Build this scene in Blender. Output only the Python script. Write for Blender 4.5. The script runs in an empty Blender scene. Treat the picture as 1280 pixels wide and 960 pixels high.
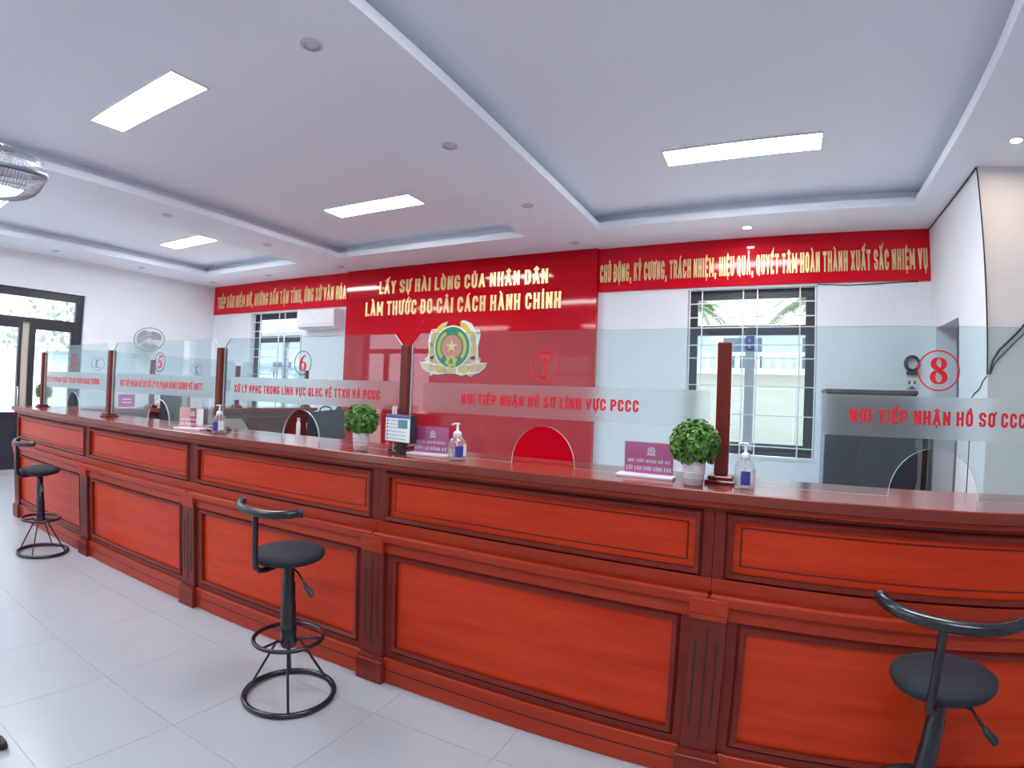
import bpy, bmesh, math, random, unicodedata
from mathutils import Vector, Matrix

PI = math.pi
scene = bpy.context.scene
COL = scene.collection

# ------------------------------------------------------------------ camera
CAM = dict(x=0.1874, y=-2.0011, z=1.4402, yaw=-26.6444, pitch=1.0223, roll=2.1151,
           k1=0.9583, k3=-0.2851, k4=0.1588)
cam_d = bpy.data.cameras.new('camera')
cam = bpy.data.objects.new('camera', cam_d)
COL.objects.link(cam)
scene.camera = cam
cam_d.type = 'PANO'                       # ultra-wide phone lens with its barrel distortion
lens = cam_d if hasattr(cam_d, 'panorama_type') else cam_d.cycles
lens.panorama_type = 'FISHEYE_LENS_POLYNOMIAL'
cam_d.sensor_fit = 'HORIZONTAL'
cam_d.sensor_width = 36.0
lens.fisheye_fov = math.radians(200)
lens.fisheye_polynomial_k0 = 0.0
lens.fisheye_polynomial_k1 = -CAM['k1'] / 18
lens.fisheye_polynomial_k2 = 0.0
lens.fisheye_polynomial_k3 = -CAM['k3'] / 18 ** 3
lens.fisheye_polynomial_k4 = -CAM['k4'] / 18 ** 4
_y, _p, _r = (math.radians(CAM[k]) for k in ('yaw', 'pitch', 'roll'))
_f = Vector((math.sin(_y) * math.cos(_p), math.cos(_y) * math.cos(_p), math.sin(_p)))
_rt = Vector((math.cos(_y), -math.sin(_y), 0))
_up = _rt.cross(_f)
_r2 = math.cos(_r) * _rt + math.sin(_r) * _up
_u2 = -math.sin(_r) * _rt + math.cos(_r) * _up
cam.matrix_world = Matrix(((_r2.x, _u2.x, -_f.x, CAM['x']), (_r2.y, _u2.y, -_f.y, CAM['y']),
                           (_r2.z, _u2.z, -_f.z, CAM['z']), (0, 0, 0, 1)))

# ------------------------------------------------------------------ world, exposure
world = bpy.data.worlds.new('overcast_sky')
scene.world = world
world.use_nodes = True
bg = world.node_tree.nodes['Background']
bg.inputs[0].default_value = (0.80, 0.90, 1.0, 1)
bg.inputs[1].default_value = 1.5
scene.view_settings.view_transform = 'Standard'
scene.view_settings.look = 'None'
scene.view_settings.gamma = 1.0
scene.view_settings.use_curve_mapping = False
scene.view_settings.exposure = 1.18
scene.cycles.max_bounces = 10
scene.cycles.diffuse_bounces = 5
scene.cycles.glossy_bounces = 4
scene.cycles.transmission_bounces = 8
scene.cycles.transparent_max_bounces = 24
scene.cycles.sample_clamp_indirect = 6.0
scene.cycles.caustics_reflective = False
scene.cycles.caustics_refractive = False
LED = 24.0
sun_d = bpy.data.lights.new('sun', 'SUN')
sun_d.energy = 5.0
sun_d.angle = math.radians(1.0)
sun_d.color = (1.0, 0.96, 0.90)
sun = bpy.data.objects.new('sun', sun_d)
COL.objects.link(sun)
sun.location = (12, 20, 30)
sun.rotation_euler = Vector((-.28, -.42, -.86)).to_track_quat('-Z', 'Y').to_euler()

# ------------------------------------------------------------------ dimensions
W = 1.5514                      # bay of the counter
HC = 1.12                       # worktop height
YG = 0.2354                     # plane of the glass screens
ZPOST, ZGLASS = 1.672, 1.7305
ZC, ZTRAY = 3.29, 3.43          # ceiling strips, ceiling in the trays
YB, XL, XR, YF = 4.42, -9.575, 1.72, -4.7
YRET, XEND = 2.72, 3.4
ZBAN = 2.745

# ------------------------------------------------------------------ materials
MATS = {}

def newmat(name):
    m = bpy.data.materials.new(name)
    m.use_nodes = True
    MATS[name] = m
    return m, m.node_tree.nodes, m.node_tree.links

def mat(name, col, rough=0.5, metal=0.0, spec=0.5, var=0.0, scale=8.0, bump=0.0, coat=0.0, emit=None, trans=0.0):
    m, n, l = newmat(name)
    b = n['Principled BSDF']
    b.inputs['Base Color'].default_value = (*col, 1)
    b.inputs['Roughness'].default_value = rough
    b.inputs['Metallic'].default_value = metal
    b.inputs['Specular IOR Level'].default_value = spec
    b.inputs['Coat Weight'].default_value = coat
    b.inputs['Coat Roughness'].default_value = 0.06
    if trans:
        b.inputs['Transmission Weight'].default_value = trans
    if var or bump:
        tc = n.new('ShaderNodeTexCoord')
        no = n.new('ShaderNodeTexNoise')
        no.inputs['Scale'].default_value = scale
        no.inputs['Detail'].default_value = 5
        l.new(tc.outputs['Object'], no.inputs['Vector'])
        if var:
            r = n.new('ShaderNodeValToRGB')
            r.color_ramp.elements[0].position = 0.3
            r.color_ramp.elements[1].position = 0.7
            r.color_ramp.elements[0].color = (*[c * (1 - var) for c in col], 1)
            r.color_ramp.elements[1].color = (*[min(1, c * (1 + var)) for c in col], 1)
            l.new(no.outputs['Fac'], r.inputs[0])
            l.new(r.outputs[0], b.inputs['Base Color'])
        if bump:
            bp = n.new('ShaderNodeBump')
            bp.inputs['Strength'].default_value = bump
            bp.inputs['Distance'].default_value = 0.01
            l.new(no.outputs['Fac'], bp.inputs['Height'])
            l.new(bp.outputs[0], b.inputs['Normal'])
    if emit:
        b.inputs['Emission Color'].default_value = (*emit[0], 1)
        b.inputs['Emission Strength'].default_value = emit[1]
    return m

def wood(name, c0, c1, stretch, rough=0.28, spec=0.22):
    m, n, l = newmat(name)
    b = n['Principled BSDF']
    tc = n.new('ShaderNodeTexCoord')
    mp = n.new('ShaderNodeMapping')
    mp.inputs['Scale'].default_value = stretch
    no = n.new('ShaderNodeTexNoise')
    no.inputs['Scale'].default_value = 2.2
    no.inputs['Detail'].default_value = 8
    no.inputs['Roughness'].default_value = 0.62
    no.inputs['Distortion'].default_value = 0.6
    r = n.new('ShaderNodeValToRGB')
    r.color_ramp.elements[0].position = 0.28
    r.color_ramp.elements[1].position = 0.72
    r.color_ramp.elements[0].color = (*c0, 1)
    r.color_ramp.elements[1].color = (*c1, 1)
    l.new(tc.outputs['Object'], mp.inputs[0])
    l.new(mp.outputs[0], no.inputs['Vector'])
    l.new(no.outputs['Fac'], r.inputs[0])
    l.new(r.outputs[0], b.inputs['Base Color'])
    b.inputs['Roughness'].default_value = rough
    b.inputs['Specular IOR Level'].default_value = spec
    b.inputs['Coat Weight'].default_value = spec * .3
    b.inputs['Coat Roughness'].default_value = 0.12
    return m

def emission(name, col, s):
    m, n, l = newmat(name)
    n.remove(n['Principled BSDF'])
    e = n.new('ShaderNodeEmission')
    e.inputs[0].default_value = (*col, 1)
    e.inputs[1].default_value = s
    l.new(e.outputs[0], n['Material Output'].inputs[0])
    return m

def sheet_glass(name, tint, haze, haze_fac, rough=0.0, ior=1.45):
    """thin glass: tinted see-through, a faint haze painted as diffuse colour and Fresnel reflection on each face"""
    m, n, l = newmat(name)
    n.remove(n['Principled BSDF'])
    tr = n.new('ShaderNodeBsdfTransparent')
    tr.inputs[0].default_value = (*tint, 1)
    di = n.new('ShaderNodeBsdfDiffuse')
    di.inputs[0].default_value = (*haze, 1)
    mx = n.new('ShaderNodeMixShader')
    mx.inputs[0].default_value = haze_fac
    gl = n.new('ShaderNodeBsdfGlossy')
    gl.inputs['Roughness'].default_value = rough
    gl.inputs[0].default_value = (0.95, 0.98, 1, 1)
    fr = n.new('ShaderNodeFresnel')
    ge = n.new('ShaderNodeNewGeometry')      # same reflectance on entering and leaving the thin sheet
    ma = n.new('ShaderNodeMath'); ma.operation = 'MULTIPLY_ADD'
    ma.inputs[1].default_value = 1 / ior - ior; ma.inputs[2].default_value = ior
    l.new(ge.outputs['Backfacing'], ma.inputs[0]); l.new(ma.outputs[0], fr.inputs[0])
    m2 = n.new('ShaderNodeMixShader')
    l.new(tr.outputs[0], mx.inputs[1]); l.new(di.outputs[0], mx.inputs[2])
    l.new(fr.outputs[0], m2.inputs[0]); l.new(mx.outputs[0], m2.inputs[1]); l.new(gl.outputs[0], m2.inputs[2])
    l.new(m2.outputs[0], n['Material Output'].inputs[0])
    return m

def frosted(name):
    m, n, l = newmat(name)
    n.remove(n['Principled BSDF'])
    rf = n.new('ShaderNodeBsdfRefraction')
    rf.inputs[0].default_value = (0.99, 1, 1, 1)
    rf.inputs['Roughness'].default_value = 0.5
    rf.inputs['IOR'].default_value = 1.07
    di = n.new('ShaderNodeBsdfDiffuse')
    di.inputs[0].default_value = (0.92, 0.96, 0.97, 1)
    tr = n.new('ShaderNodeBsdfTransparent')
    a = n.new('ShaderNodeMixShader'); a.inputs[0].default_value = 0.16
    c = n.new('ShaderNodeMixShader'); c.inputs[0].default_value = 0.25
    l.new(rf.outputs[0], a.inputs[1]); l.new(di.outputs[0], a.inputs[2])
    l.new(a.outputs[0], c.inputs[1]); l.new(tr.outputs[0], c.inputs[2])
    l.new(c.outputs[0], n['Material Output'].inputs[0])
    return m

mat('wall_paint', (0.82, 0.835, 0.87), 0.75, var=0.02, scale=3, bump=0.02)
mat('wall_warm', (0.80, 0.76, 0.745), 0.75, var=0.02, scale=3)
mat('ceiling_paint', (0.86, 0.905, 0.985), 0.8)
mat('wall_front_dimmed', (0.50, 0.51, 0.53), 0.75)  # unseen wall, greyed to weaken its reflection in glass and red board
mat('tile', (0.375, 0.39, 0.43), 0.30, var=0.05, scale=2.2, spec=0.4)
mat('grout', (0.36, 0.37, 0.39), 0.8)
wood('wood_panel', (0.49, 0.020, 0.004), (0.74, 0.062, 0.011), (0.5, 1, 5))
wood('wood_frame', (0.165, 0.018, 0.013), (0.235, 0.027, 0.018), (0.6, 1, 5))
wood('wood_rail', (0.34, 0.026, 0.010), (0.50, 0.050, 0.017), (0.5, 1, 6))
wood('wood_upright', (0.140, 0.018, 0.013), (0.20, 0.028, 0.019), (5, 5, 0.5))
wood('wood_top', (0.190, 0.030, 0.020), (0.27, 0.045, 0.028), (0.5, 5, 5), rough=0.16, spec=0.4)
mat('wood_groove', (0.05, 0.006, 0.005), 0.45)
mat('red_board', (0.54, 0.002, 0.012), 0.06, spec=0.22, coat=0.0)
mat('banner_red', (0.66, 0.004, 0.018), 0.08, spec=0.25)
mat('gold', (0.86, 0.60, 0.28), 0.30, metal=0.45, var=0.10, scale=5)
sheet_glass('screen_glass', (0.855, 0.925, 0.935), (0.74, 0.86, 0.89), 0.018)  # diffuse haze stands in for the veil of reflected hall light
mat('glass_edge', (0.62, 0.76, 0.75), 0.2, spec=0.6)
sheet_glass('window_glass', (0.95, 0.97, 0.97), (0.8, 0.9, 0.9), 0.0)
frosted('frosted_film')
mat('letter_red', (0.76, 0.014, 0.022), 0.4)
mat('letter_dark', (0.06, 0.05, 0.07), 0.4)
mat('black_metal', (0.012, 0.013, 0.020), 0.22, spec=0.6)
mat('black_fabric', (0.014, 0.016, 0.026), 0.75, bump=0.15, scale=160)
mat('black_plastic', (0.018, 0.018, 0.022), 0.45)
mat('white_plastic', (0.80, 0.80, 0.82), 0.35)
mat('grey_plastic', (0.35, 0.36, 0.40), 0.4)
mat('chrome', (0.62, 0.65, 0.70), 0.25, metal=0.9)
mat('blue_grey_metal', (0.16, 0.20, 0.27), 0.3, metal=0.3)
mat('alu_dark', (0.026, 0.026, 0.038), 0.35)
mat('grille_white', (0.78, 0.80, 0.84), 0.4)
emission('led', (0.91, 0.965, 1.0), LED)
emission('lamp_cool', (1.0, 0.97, 0.92), 60.0)
emission('lamp_warm', (1.0, 0.80, 0.62), 130.0)
mat('leaf', (0.085, 0.215, 0.026), 0.45, var=0.45, scale=22)
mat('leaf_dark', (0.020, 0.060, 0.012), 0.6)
mat('pot_white', (0.86, 0.86, 0.88), 0.3)
mat('acrylic_clear', (0.86, 0.86, 0.92), 0.08)
sheet_glass('acrylic_sheet', (0.97, 0.97, 0.98), (0.8, 0.8, 0.85), 0.015)
mat('sign_magenta', (0.60, 0.085, 0.31), 0.25)
mat('sign_red', (0.60, 0.05, 0.07), 0.3)
mat('sign_text', (0.86, 0.80, 0.86), 0.5)
sheet_glass('bottle_clear', (0.95, 0.96, 0.97), (0.74, 0.76, 0.84), 0.16, ior=1.5)
mat('label_blue', (0.04, 0.05, 0.33), 0.4)
mat('label_white', (0.80, 0.80, 0.84), 0.4)
mat('screen_white', (0.74, 0.80, 0.84), 0.2, emit=((0.8, 0.9, 1.0), 0.10))
mat('screen_teal', (0.16, 0.34, 0.40), 0.2)
mat('screen_purple', (0.16, 0.14, 0.42), 0.3)
mat('screen_ink', (0.10, 0.11, 0.16), 0.4)
mat('em_white', (0.80, 0.80, 0.82), 0.4)
mat('em_green', (0.0, 0.22, 0.10), 0.35)
mat('em_yellow', (0.62, 0.52, 0.06), 0.35)
mat('em_gold', (0.70, 0.48, 0.15), 0.35, var=0.25, scale=9)
mat('em_peach', (0.72, 0.42, 0.22), 0.35, var=0.2, scale=9)
mat('em_red', (0.60, 0.10, 0.08), 0.4)
mat('em_ray', (0.74, 0.42, 0.28), 0.4)
mat('em_star', (0.82, 0.66, 0.32), 0.35)
mat('cabinet_dark', (0.030, 0.032, 0.045), 0.35)
mat('cabinet_sheen', (0.30, 0.34, 0.50), 0.4)
mat('brown_dark', (0.075, 0.045, 0.042), 0.5)
mat('desk_wood', (0.085, 0.018, 0.013), 0.35, var=0.15)
mat('paper', (0.78, 0.78, 0.76), 0.7)
mat('beige', (0.55, 0.45, 0.36), 0.7)
mat('house_cream', (0.50, 0.46, 0.40), 0.85, var=0.05)
mat('house_white', (0.60, 0.61, 0.63), 0.8)
mat('house_glass', (0.10, 0.13, 0.18), 0.15)
mat('house_grey', (0.30, 0.31, 0.36), 0.7)  # plain grey of the roof and the wall coping
mat('ground', (0.58, 0.57, 0.55), 0.9, var=0.1)
mat('palm', (0.09, 0.16, 0.06), 0.6, var=0.3)
mat('shrub_hazed', (0.34, 0.40, 0.36), 0.7, var=0.15)  # leaf colour paled to imitate the haze and glare outdoors
mat('trunk', (0.20, 0.16, 0.12), 0.8)
mat('sign_blue', (0.03, 0.06, 0.25), 0.5)
mat('cable_black', (0.015, 0.015, 0.018), 0.5)
mat('downlight_grey', (0.66, 0.63, 0.68), 0.5)
mat('door_panel', (0.022, 0.024, 0.040), 0.4)
mat('door_gap', (0.62, 0.56, 0.44), 0.6)

# ------------------------------------------------------------------ mesh helpers
class MB:
    def __init__(self):
        self.v = []; self.f = []; self.m = []; self.sm = []; self.mi = 0
    def add(self, vs, fs, smooth=False):
        o = len(self.v)
        self.v += [tuple(p) for p in vs]
        for f in fs:
            self.f.append([i + o for i in f]); self.m.append(self.mi); self.sm.append(smooth)
        return self
    def box(self, x0, x1, y0, y1, z0, z1, c=0.0):
        if c <= 0:
            vs = [(x, y, z) for z in (z0, z1) for y in (y0, y1) for x in (x0, x1)]
            fs = [(0, 2, 3, 1), (4, 5, 7, 6), (0, 1, 5, 4), (2, 6, 7, 3), (0, 4, 6, 2), (1, 3, 7, 5)]
            return self.add(vs, fs)
        # chamfered box
        bm = bmesh.new()
        bmesh.ops.create_cube(bm, size=1)
        for v in bm.verts:
            v.co = Vector(((x0 + x1) / 2 + v.co.x * (x1 - x0), (y0 + y1) / 2 + v.co.y * (y1 - y0), (z0 + z1) / 2 + v.co.z * (z1 - z0)))
        bmesh.ops.bevel(bm, geom=list(bm.edges), offset=c, segments=1, affect='EDGES', profile=0.5)
        bm.verts.index_update()
        self.add([v.co[:] for v in bm.verts], [[v.index for v in f.verts] for f in bm.faces])
        bm.free()
        return self
    def poly(self, pts, axis, a, b):
        """extrude a 2-D outline. axis 'y': pts are (x,z); 'x': (y,z); 'z': (x,y)"""
        def P(p, d):
            return {'y': (p[0], d, p[1]), 'x': (d, p[0], p[1]), 'z': (p[0], p[1], d)}[axis]
        n = len(pts)
        vs = [P(p, a) for p in pts] + [P(p, b) for p in pts]
        fs = [list(range(n))[::-1], list(range(n, 2 * n))] + [(i, (i + 1) % n, n + (i + 1) % n, n + i) for i in range(n)]
        return self.add(vs, fs)
    def tube(self, path, r, seg=8, closed=False, smooth=True):
        path = [Vector(p) for p in path]; n = len(path)
        rr = r if isinstance(r, (list, tuple)) else [r] * n
        rings = []; u = None
        for i, p in enumerate(path):
            a = path[(i - 1) % n] if (closed or i > 0) else p
            b = path[(i + 1) % n] if (closed or i < n - 1) else p
            t = (b - a).normalized()
            if u is None:
                u = t.cross(Vector((0, 0, 1)))
                if u.length < 1e-3: u = t.cross(Vector((1, 0, 0)))
            u = (u - t * u.dot(t)).normalized(); w = t.cross(u)
            rings.append([p + rr[i] * (math.cos(2 * PI * k / seg) * u + math.sin(2 * PI * k / seg) * w) for k in range(seg)])
        vs = [q for ring in rings for q in ring]; fs = []
        for i in range(n if closed else n - 1):
            j = (i + 1) % n
            for k in range(seg):
                k2 = (k + 1) % seg
                fs.append((i * seg + k, i * seg + k2, j * seg + k2, j * seg + k))
        self.add(vs, fs, smooth)
        if not closed:
            self.add(rings[0], [list(range(seg))[::-1]]); self.add(rings[-1], [list(range(seg))])
        return self
    def lathe(self, prof, c=(0, 0, 0), seg=20, smooth=True, cap=True):
        vs = []; fs = []; n = len(prof)
        for r, z in prof:
            for k in range(seg):
                a = 2 * PI * k / seg
                vs.append((c[0] + r * math.cos(a), c[1] + r * math.sin(a), c[2] + z))
        for i in range(n - 1):
            for k in range(seg):
                k2 = (k + 1) % seg
                fs.append((i * seg + k, i * seg + k2, (i + 1) * seg + k2, (i + 1) * seg + k))
        self.add(vs, fs, smooth)
        if cap:
            self.add(vs[:seg], [list(range(seg))[::-1]]); self.add(vs[-seg:], [list(range(seg))])
        return self
    def rotz(self, a, c=(0, 0)):
        s, k = math.sin(a), math.cos(a)
        self.v = [(c[0] + (x - c[0]) * k - (y - c[1]) * s, c[1] + (x - c[0]) * s + (y - c[1]) * k, z) for x, y, z in self.v]
        return self
    def xf(self, M):
        self.v = [tuple(M @ Vector(p)) for p in self.v]
        return self

def wloc(o):
    p = Vector((0, 0, 0))
    while o is not None:
        p += o.location; o = o.parent
    return p

def build(name, mb, mats, parent=None, origin=None):
    if isinstance(mats, str): mats = [mats]
    if parent is not None:
        base = wloc(parent)
        org = Vector((0, 0, 0))
    else:
        xs, ys, zs = zip(*mb.v)
        org = Vector(origin) if origin else Vector(((min(xs) + max(xs)) / 2, (min(ys) + max(ys)) / 2, min(zs)))
        base = org
    me = bpy.data.meshes.new(name)
    me.from_pydata([tuple(Vector(p) - base) for p in mb.v], [], mb.f)
    for m in mats: me.materials.append(MATS[m])
    me.polygons.foreach_set('material_index', mb.m)
    me.polygons.foreach_set('use_smooth', mb.sm)
    bm = bmesh.new(); bm.from_mesh(me)
    bmesh.ops.recalc_face_normals(bm, faces=bm.faces)
    bm.to_mesh(me); bm.free()
    me.update()
    o = bpy.data.objects.new(name, me)
    COL.objects.link(o)
    if parent is not None: o.parent = parent
    else: o.location = org
    return o

def tag(o, label, cat, group=None):
    o['label'] = label; o['category'] = cat
    if group: o['group'] = group
    return o

def struct(o, label=None):
    o['kind'] = 'structure'
    if label: o['label'] = label
    return o

def thing(name, loc, label, cat, group=None):
    o = bpy.data.objects.new(name, None)
    o.empty_display_size = 0.1
    COL.objects.link(o)
    o.location = loc
    return tag(o, label, cat, group)

def copy_tree(o, parent=None):
    c = o.copy(); COL.objects.link(c); c.parent = parent
    for ch in list(o.children): copy_tree(ch, c)
    return c

def arc(cx, cy, rx, ry, a0, a1, n):
    return [(cx + rx * math.cos(math.radians(a0 + (a1 - a0) * i / n)), cy + ry * math.sin(math.radians(a0 + (a1 - a0) * i / n))) for i in range(n + 1)]

# ------------------------------------------------------------------ lettering
G = {
 'A': [[(0, 0), (.5, 1), (1, 0)], [(.2, .3), (.8, .3)]],
 'B': [[(0, 0), (0, 1), (.7, 1), (1, .86), (1, .66), (.7, .53), (0, .53)], [(.7, .53), (1, .4), (1, .14), (.7, 0), (0, 0)]],
 'C': [[(1, .76), (1, .86), (.72, 1), (.28, 1), (0, .86), (0, .14), (.28, 0), (.72, 0), (1, .14), (1, .24)]],
 'D': [[(0, 0), (0, 1), (.65, 1), (1, .84), (1, .16), (.65, 0), (0, 0)]],
 'E': [[(1, 1), (0, 1), (0, 0), (1, 0)], [(0, .52), (.85, .52)]],
 'F': [[(1, 1), (0, 1), (0, 0)], [(0, .52), (.85, .52)]],
 'G': [[(1, .79), (1, .86), (.72, 1), (.28, 1), (0, .86), (0, .14), (.28, 0), (.72, 0), (1, .14), (1, .43), (.75, .43)]],
 'H': [[(0, 0), (0, 1)], [(1, 0), (1, 1)], [(0, .52), (1, .52)]],
 'I': [[(.5, 0), (.5, 1)]],
 'K': [[(0, 0), (0, 1)], [(1, 1), (.05, .42)], [(.4, .6), (1, 0)]],
 'L': [[(0, 1), (0, 0), (1, 0)]],
 'M': [[(0, 0), (0, 1), (.5, .25), (1, 1), (1, 0)]],
 'N': [[(0, 0), (0, 1), (1, 0), (1, 1)]],
 'O': [[(0, .14), (0, .86), (.28, 1), (.72, 1), (1, .86), (1, .14), (.72, 0), (.28, 0), (0, .14)]],
 'P': [[(0, 0), (0, 1), (.7, 1), (1, .86), (1, .6), (.7, .46), (0, .46)]],
 'Q': [[(0, .14), (0, .86), (.28, 1), (.72, 1), (1, .86), (1, .14), (.72, 0), (.28, 0), (0, .14)], [(.55, .2), (1.02, -.08)]],
 'R': [[(0, 0), (0, 1), (.7, 1), (1, .86), (1, .64), (.7, .5), (0, .5)], [(.55, .5), (1, 0)]],
 'S': [[(1, .80), (1, .87), (.72, 1), (.28, 1), (0, .87), (0, .68), (.2, .56), (.8, .44), (1, .32), (1, .13), (.72, 0), (.28, 0), (0, .13), (0, .20)]],
 'T': [[(0, 1), (1, 1)], [(.5, 0), (.5, 1)]],
 'U': [[(0, 1), (0, .14), (.28, 0), (.72, 0), (1, .14), (1, 1)]],
 'V': [[(0, 1), (.5, 0), (1, 1)]],
 'X': [[(0, 0), (1, 1)], [(0, 1), (1, 0)]],
 'Y': [[(0, 1), (.5, .45), (1, 1)], [(.5, .45), (.5, 0)]],
 ',': [[(.5, .02), (.3, -.16)]],
 '1': [[(.2, .8), (.6, 1), (.6, 0)]],
}
WID = {'I': .40, 'M': 1.3, 'L': .85, 'E': .85, 'T': .95, ',': .38, ' ': .55, 'A': 1.1, 'V': 1.05}
MARK = {
 '\u0301': [[(.42, 1.13), (.78, 1.30)]], '\u0300': [[(.58, 1.13), (.22, 1.30)]],
 '\u0309': [[(.3, 1.27), (.5, 1.33), (.66, 1.26), (.5, 1.18), (.5, 1.1)]],
 '\u0303': [[(.12, 1.14), (.32, 1.24), (.62, 1.15), (.86, 1.26)]],
 '\u0323': [[(.5, -.13), (.5, -.27)]],
 '\u0302': [[(.1, 1.1), (.5, 1.26), (.9, 1.1)]], '\u0306': [[(.12, 1.26), (.3, 1.12), (.7, 1.12), (.88, 1.26)]],
 '\u031b': [[(1.0, .97), (1.42, 1.0), (1.42, 1.14)]],
}

def thick(pts, t):
    """outline quads of a polyline of constant width with mitred joints (2-D)"""
    P = [Vector(p) for p in pts]; n = len(P); L = []; R = []
    closed = (P[0] - P[-1]).length < 1e-6
    for i in range(n):
        if closed:
            a = P[(i - 1) % (n - 1)]; b = P[(i + 1) % (n - 1)] if i < n - 1 else P[1]
        else:
            a = P[i - 1] if i > 0 else None; b = P[i + 1] if i < n - 1 else None
        d1 = (P[i] - a).normalized() if a is not None else None
        d2 = (b - P[i]).normalized() if b is not None else None
        if d1 is None: d1 = d2
        if d2 is None: d2 = d1
        n1 = Vector((-d1.y, d1.x)); n2 = Vector((-d2.y, d2.x))
        m = n1 + n2
        if m.length < 1e-4: m = n1.copy()
        m.normalize()
        w = t / 2 / max(0.45, m.dot(n1))
        L.append(P[i] + m * w); R.append(P[i] - m * w)
    return L, R

def glyphs(s, length, h, t=0.175, unit=0.46, gap=0.13):
    """-> list of (char, list of 2-D quads): a bold face drawn at cap height 1, then squeezed to the given length"""
    tot = 0; lay = []
    for ch in s:
        u = 'D' if ch == '\u0110' else unicodedata.normalize('NFD', ch)[0]
        w = unit * WID.get(u, 1.0)
        if u == 'I': w = t
        lay.append((ch, u, tot, w)); tot += w + (gap if u != ' ' else 0)
    tot -= gap
    k = length / tot
    out = []
    for ch, u, x, w in lay:
        if u == ' ': continue
        q = []
        def put(stroke, th):
            pts = [Vector((x + t / 2 + X * (w - t), t / 2 + Y * (1 - t))) for X, Y in stroke]
            if (pts[0] - pts[-1]).length > 1e-6:
                pts[0] = pts[0] - (pts[1] - pts[0]).normalized() * th * .5
                pts[-1] = pts[-1] + (pts[-1] - pts[-2]).normalized() * th * .5
            runs = [[pts[0]]]
            for i in range(1, len(pts)):
                runs[-1].append(pts[i])
                if i < len(pts) - 1:
                    d1 = (pts[i] - pts[i - 1]).normalized(); d2 = (pts[i + 1] - pts[i]).normalized()
                    if d1.dot(d2) < -.25: runs.append([pts[i]])
            for n, r in enumerate(runs):
                if len(runs) > 1:          # square the free ends of sharp corners
                    r = [v.copy() for v in r]
                    if n > 0: r[0] -= (r[1] - r[0]).normalized() * th * .38
                    if n < len(runs) - 1: r[-1] += (r[-1] - r[-2]).normalized() * th * .38
                L, R = thick(r, th)
                for i in range(len(L) - 1):
                    q.append([(p.x * k, (max(0.0, min(p.y, 1.0)) if th == t and u not in ',Q' else p.y) * h) for p in (L[i], L[i + 1], R[i + 1], R[i])])
        for st in G.get(u, []): put(st, t)
        if ch == '\u0110': put([(-.35, .5), (.35, .5)], t * .75)
        marks = unicodedata.normalize('NFD', ch)[1:]
        if ch != '\u0110':
            hat = any(c in '\u0302\u0306' for c in marks)
            for c in marks:
                for st in MARK.get(c, []):
                    if hat and c in '\u0301\u0300\u0309\u0303':
                        st = [(X * .8 + .45, Y + .12) for X, Y in st]
                    put(st, t * .62)
        out.append((ch, q))
    return out

def text_quads(mb, quads, P3, a, b):
    """quads in (s,t) -> solid slabs between depths a and b using P3(s,t,d); each slab a hair prouder than the last"""
    for i, q in enumerate(quads):
        e = b + 2.5e-5 * i
        vs = [P3(p[0], p[1], a) for p in q] + [P3(p[0], p[1], e) for p in q]
        mb.add(vs, [(0, 1, 2, 3), (7, 6, 5, 4), (0, 4, 5, 1), (1, 5, 6, 2), (2, 6, 7, 3), (3, 7, 4, 0)])

def var_stroke(pts, wid):
    P = [Vector(p) for p in pts]; n = len(P); L = []; R = []
    for i in range(n):
        a = P[max(0, i - 1)]; b = P[min(n - 1, i + 1)]
        if (P[0] - P[-1]).length < 1e-6 and i in (0, n - 1): a = P[n - 2]; b = P[1]
        d = (b - a).normalized(); m = Vector((-d.y, d.x))
        L.append(P[i] + m * wid[i] / 2); R.append(P[i] - m * wid[i] / 2)
    return [[L[i], L[i + 1], R[i + 1], R[i]] for i in range(n - 1)]

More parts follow.
